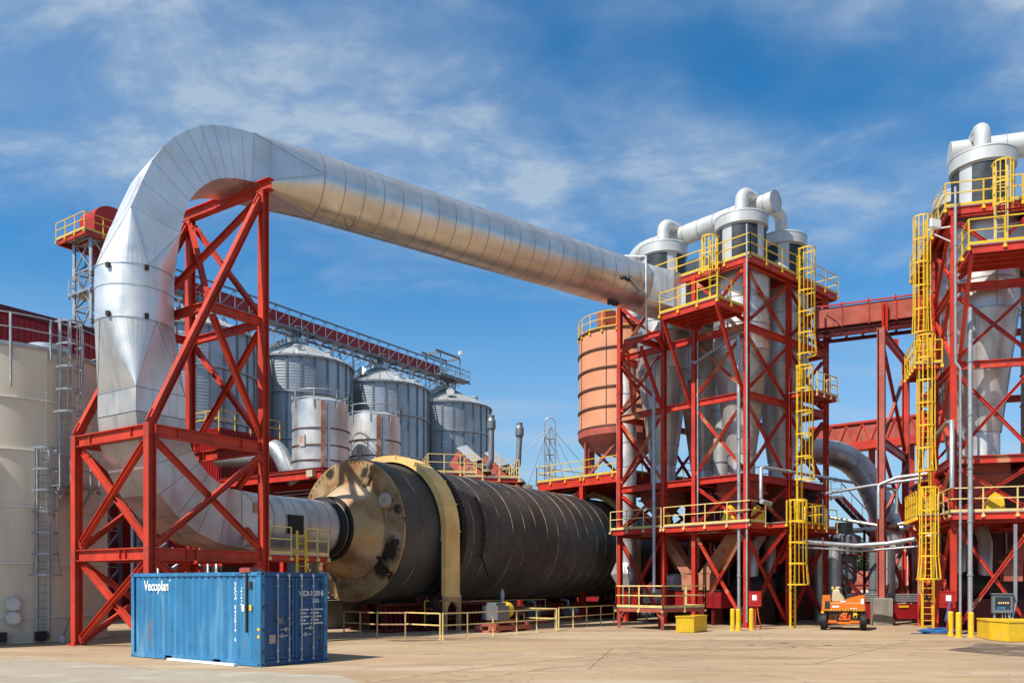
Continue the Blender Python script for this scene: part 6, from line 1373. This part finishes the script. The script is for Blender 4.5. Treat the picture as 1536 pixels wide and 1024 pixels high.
for a_ in ((-.2, -.02, .1, .3, 1.95, 2.1), (.14, .42, .1, .5, 1.48, 1.78)): b = MB(); chamf(b, *a_, .03); b.build('control_box', M['dark'], lf)
for x0 in (-.3, .1): b = MB(); b.tube([TLf(x0, .05, .5), TLf(x0+.1, -.06, .75), TLf(x0+.25, -.03, .98)], .022, 6); b.build('hose', M['black'], lf)
b = MB(); b.lathe([(.06, 0), (.06, .1), (.04, .14), (0, .15)], TLf(-.5, .5, 2.0), Z, 12); b.build('beacon', M['yellow'], lf)
b = MB(); b.tbox(TLf, -.70, .70, .3, 2.6, .42, .72); b.tbox(TLf, -.78, .78, .02, .22, .30, .42); b.tbox(TLf, -.72, -.3, -.05, .06, .36, .48); b.tbox(TLf, .3, .72, -.05, .06, .36, .48); chamf(b, -.22, .34, -.02, .3, .48, .80, .04); b.tbox(TLf, -.05, .18, -.05, -.022, .78, .86); b.build('chassis', OR, lf)
b = MB(); b.cyl(TLf(-.85, .12, .44), TLf(.85, .12, .44), .07, 12); b.tbox(TLf, -.6, .6, .1, .5, .72, .92); b.tbox(TLf, -.4, -.28, -.04, .05, .44, .74); b.tbox(TLf, .48, .6, -.04, .05, .44, .74); b.build('axle', M['dark'], lf)
b = MB(); b.tbox(TLf, .45, .62, -.04, -.0, .62, .86); b.tbox(TLf, -1.04, -.9, -.04, .06, .80, .93); b.build('reflector', M['yellow'], lf)
b = MB(); b.tbox(TLf, -.16, 0, -.035, -.021, .58, .68); b.tbox(TLf, .1, .28, -.035, -.021, .58, .68); b.build('tail_light', M['signred'], lf)
for sx_ in (-.91, .91):
    for yy in (.12, 2.3):
        c = TLf(sx_, yy, .42); b = MB(); ax = TLf(1, 0)-TLf(0, 0); b.lathe([(.24, -.14), (.36, -.15), (.42, -.10), (.42, .10), (.36, .15), (.24, .14)], c, ax, 28)
        for k in range(22):
            t = 2*PI*k/22; 
            for s_ in (-1, 1): tt = t+.07*s_; d = (TLf(0, 1)-TLf(0, 0))*math.cos(tt)+Z*math.sin(tt); b.bar(c+d*.425+ax*s_*.02, c+d*.425+ax*s_*.15, .05, .035, d)
        wh = b.build('wheel', M['black'], lf); b = MB(); b.lathe([(.25, -.13), (.22, -.10), (.08, -.09), (.08, -.16), (0, -.16)] if sx_ < 0 else [(.25, .13), (.22, .10), (.08, .09), (.08, .16), (0, .16)], c, ax, 20); b.build('rim', OR, wh)
# ------------------------------------------------------------------ far trees
def tree(loc, h, label, seed, wd=.62):
    rnd = random.Random(seed); r = thing('tree', label, 'tree', loc, 0, 'far trees behind the plant'); b = MB(); loc = V(loc)
    b.tube([loc, loc+Z*h*.3, loc+V((.2, .1, h*.6))], [h*.03, h*.022, h*.01], 8)
    for k in range(5): t = 2*PI*k/5; b.tube([loc+Z*h*(.22+.05*k), loc+V((math.cos(t)*h*.2, math.sin(t)*h*.2, h*(.45+.06*k)))], [h*.012, h*.005], 6)
    b.build('trunk', M['bark'], r); b = MB()
    cl = [(V((rnd.gauss(0, wd*h*.24), rnd.gauss(0, wd*h*.24), h*rnd.uniform(.28, .9))), h*rnd.uniform(.10, .2)) for _ in range(16)]
    for c, rr in cl:
        for k in range(150):
            d = V((rnd.gauss(0, 1), rnd.gauss(0, 1), rnd.gauss(0, .8))).normalized()*rr*rnd.uniform(.5, 1.05); p = loc+c+d
            a_ = V((rnd.gauss(0, 1), rnd.gauss(0, 1), rnd.gauss(0, 1))).normalized()*h*.026; e_ = a_.cross(V((rnd.gauss(0, 1), rnd.gauss(0, 1), rnd.gauss(0, 1)))).normalized()*h*.018
            b.add([p-a_, p+e_, p+a_, p-e_], [(0, 1, 2, 3)])
    b.build('crown', M['leaf'], r)
for k, (px, Y, h) in enumerate(((1276, 150, 11), (1296, 140, 9.5), (1318, 155, 11.5), (1340, 145, 10.5), (1362, 150, 11), (1256, 160, 10))):
    tree((at(px, 877, Y).x, Y, 0), h, ('round green tree far behind, left above the red tank', 'smaller green tree far behind, right above the red tank', 'green tree far behind the dark grey duct', 'green tree far behind the front trestle leg', 'green tree far behind the rear trestle leg', 'green tree far behind the small dark cyclone')[k], 40+k)
# long far hall closing the horizon behind the drum
fh = thing('far_hall', 'long low dark red hall far behind the drum and silos', 'building', (0, 112, 0)); b = MB(); b.box((-12, 116, 3.6), (90, 8, 7.2)); b.build('wall', M['bldred'], fh); b = MB(); b.box((-12, 116, 7.3), (90.6, 8.6, .2)); b.build('roof', M['darkred'], fh)
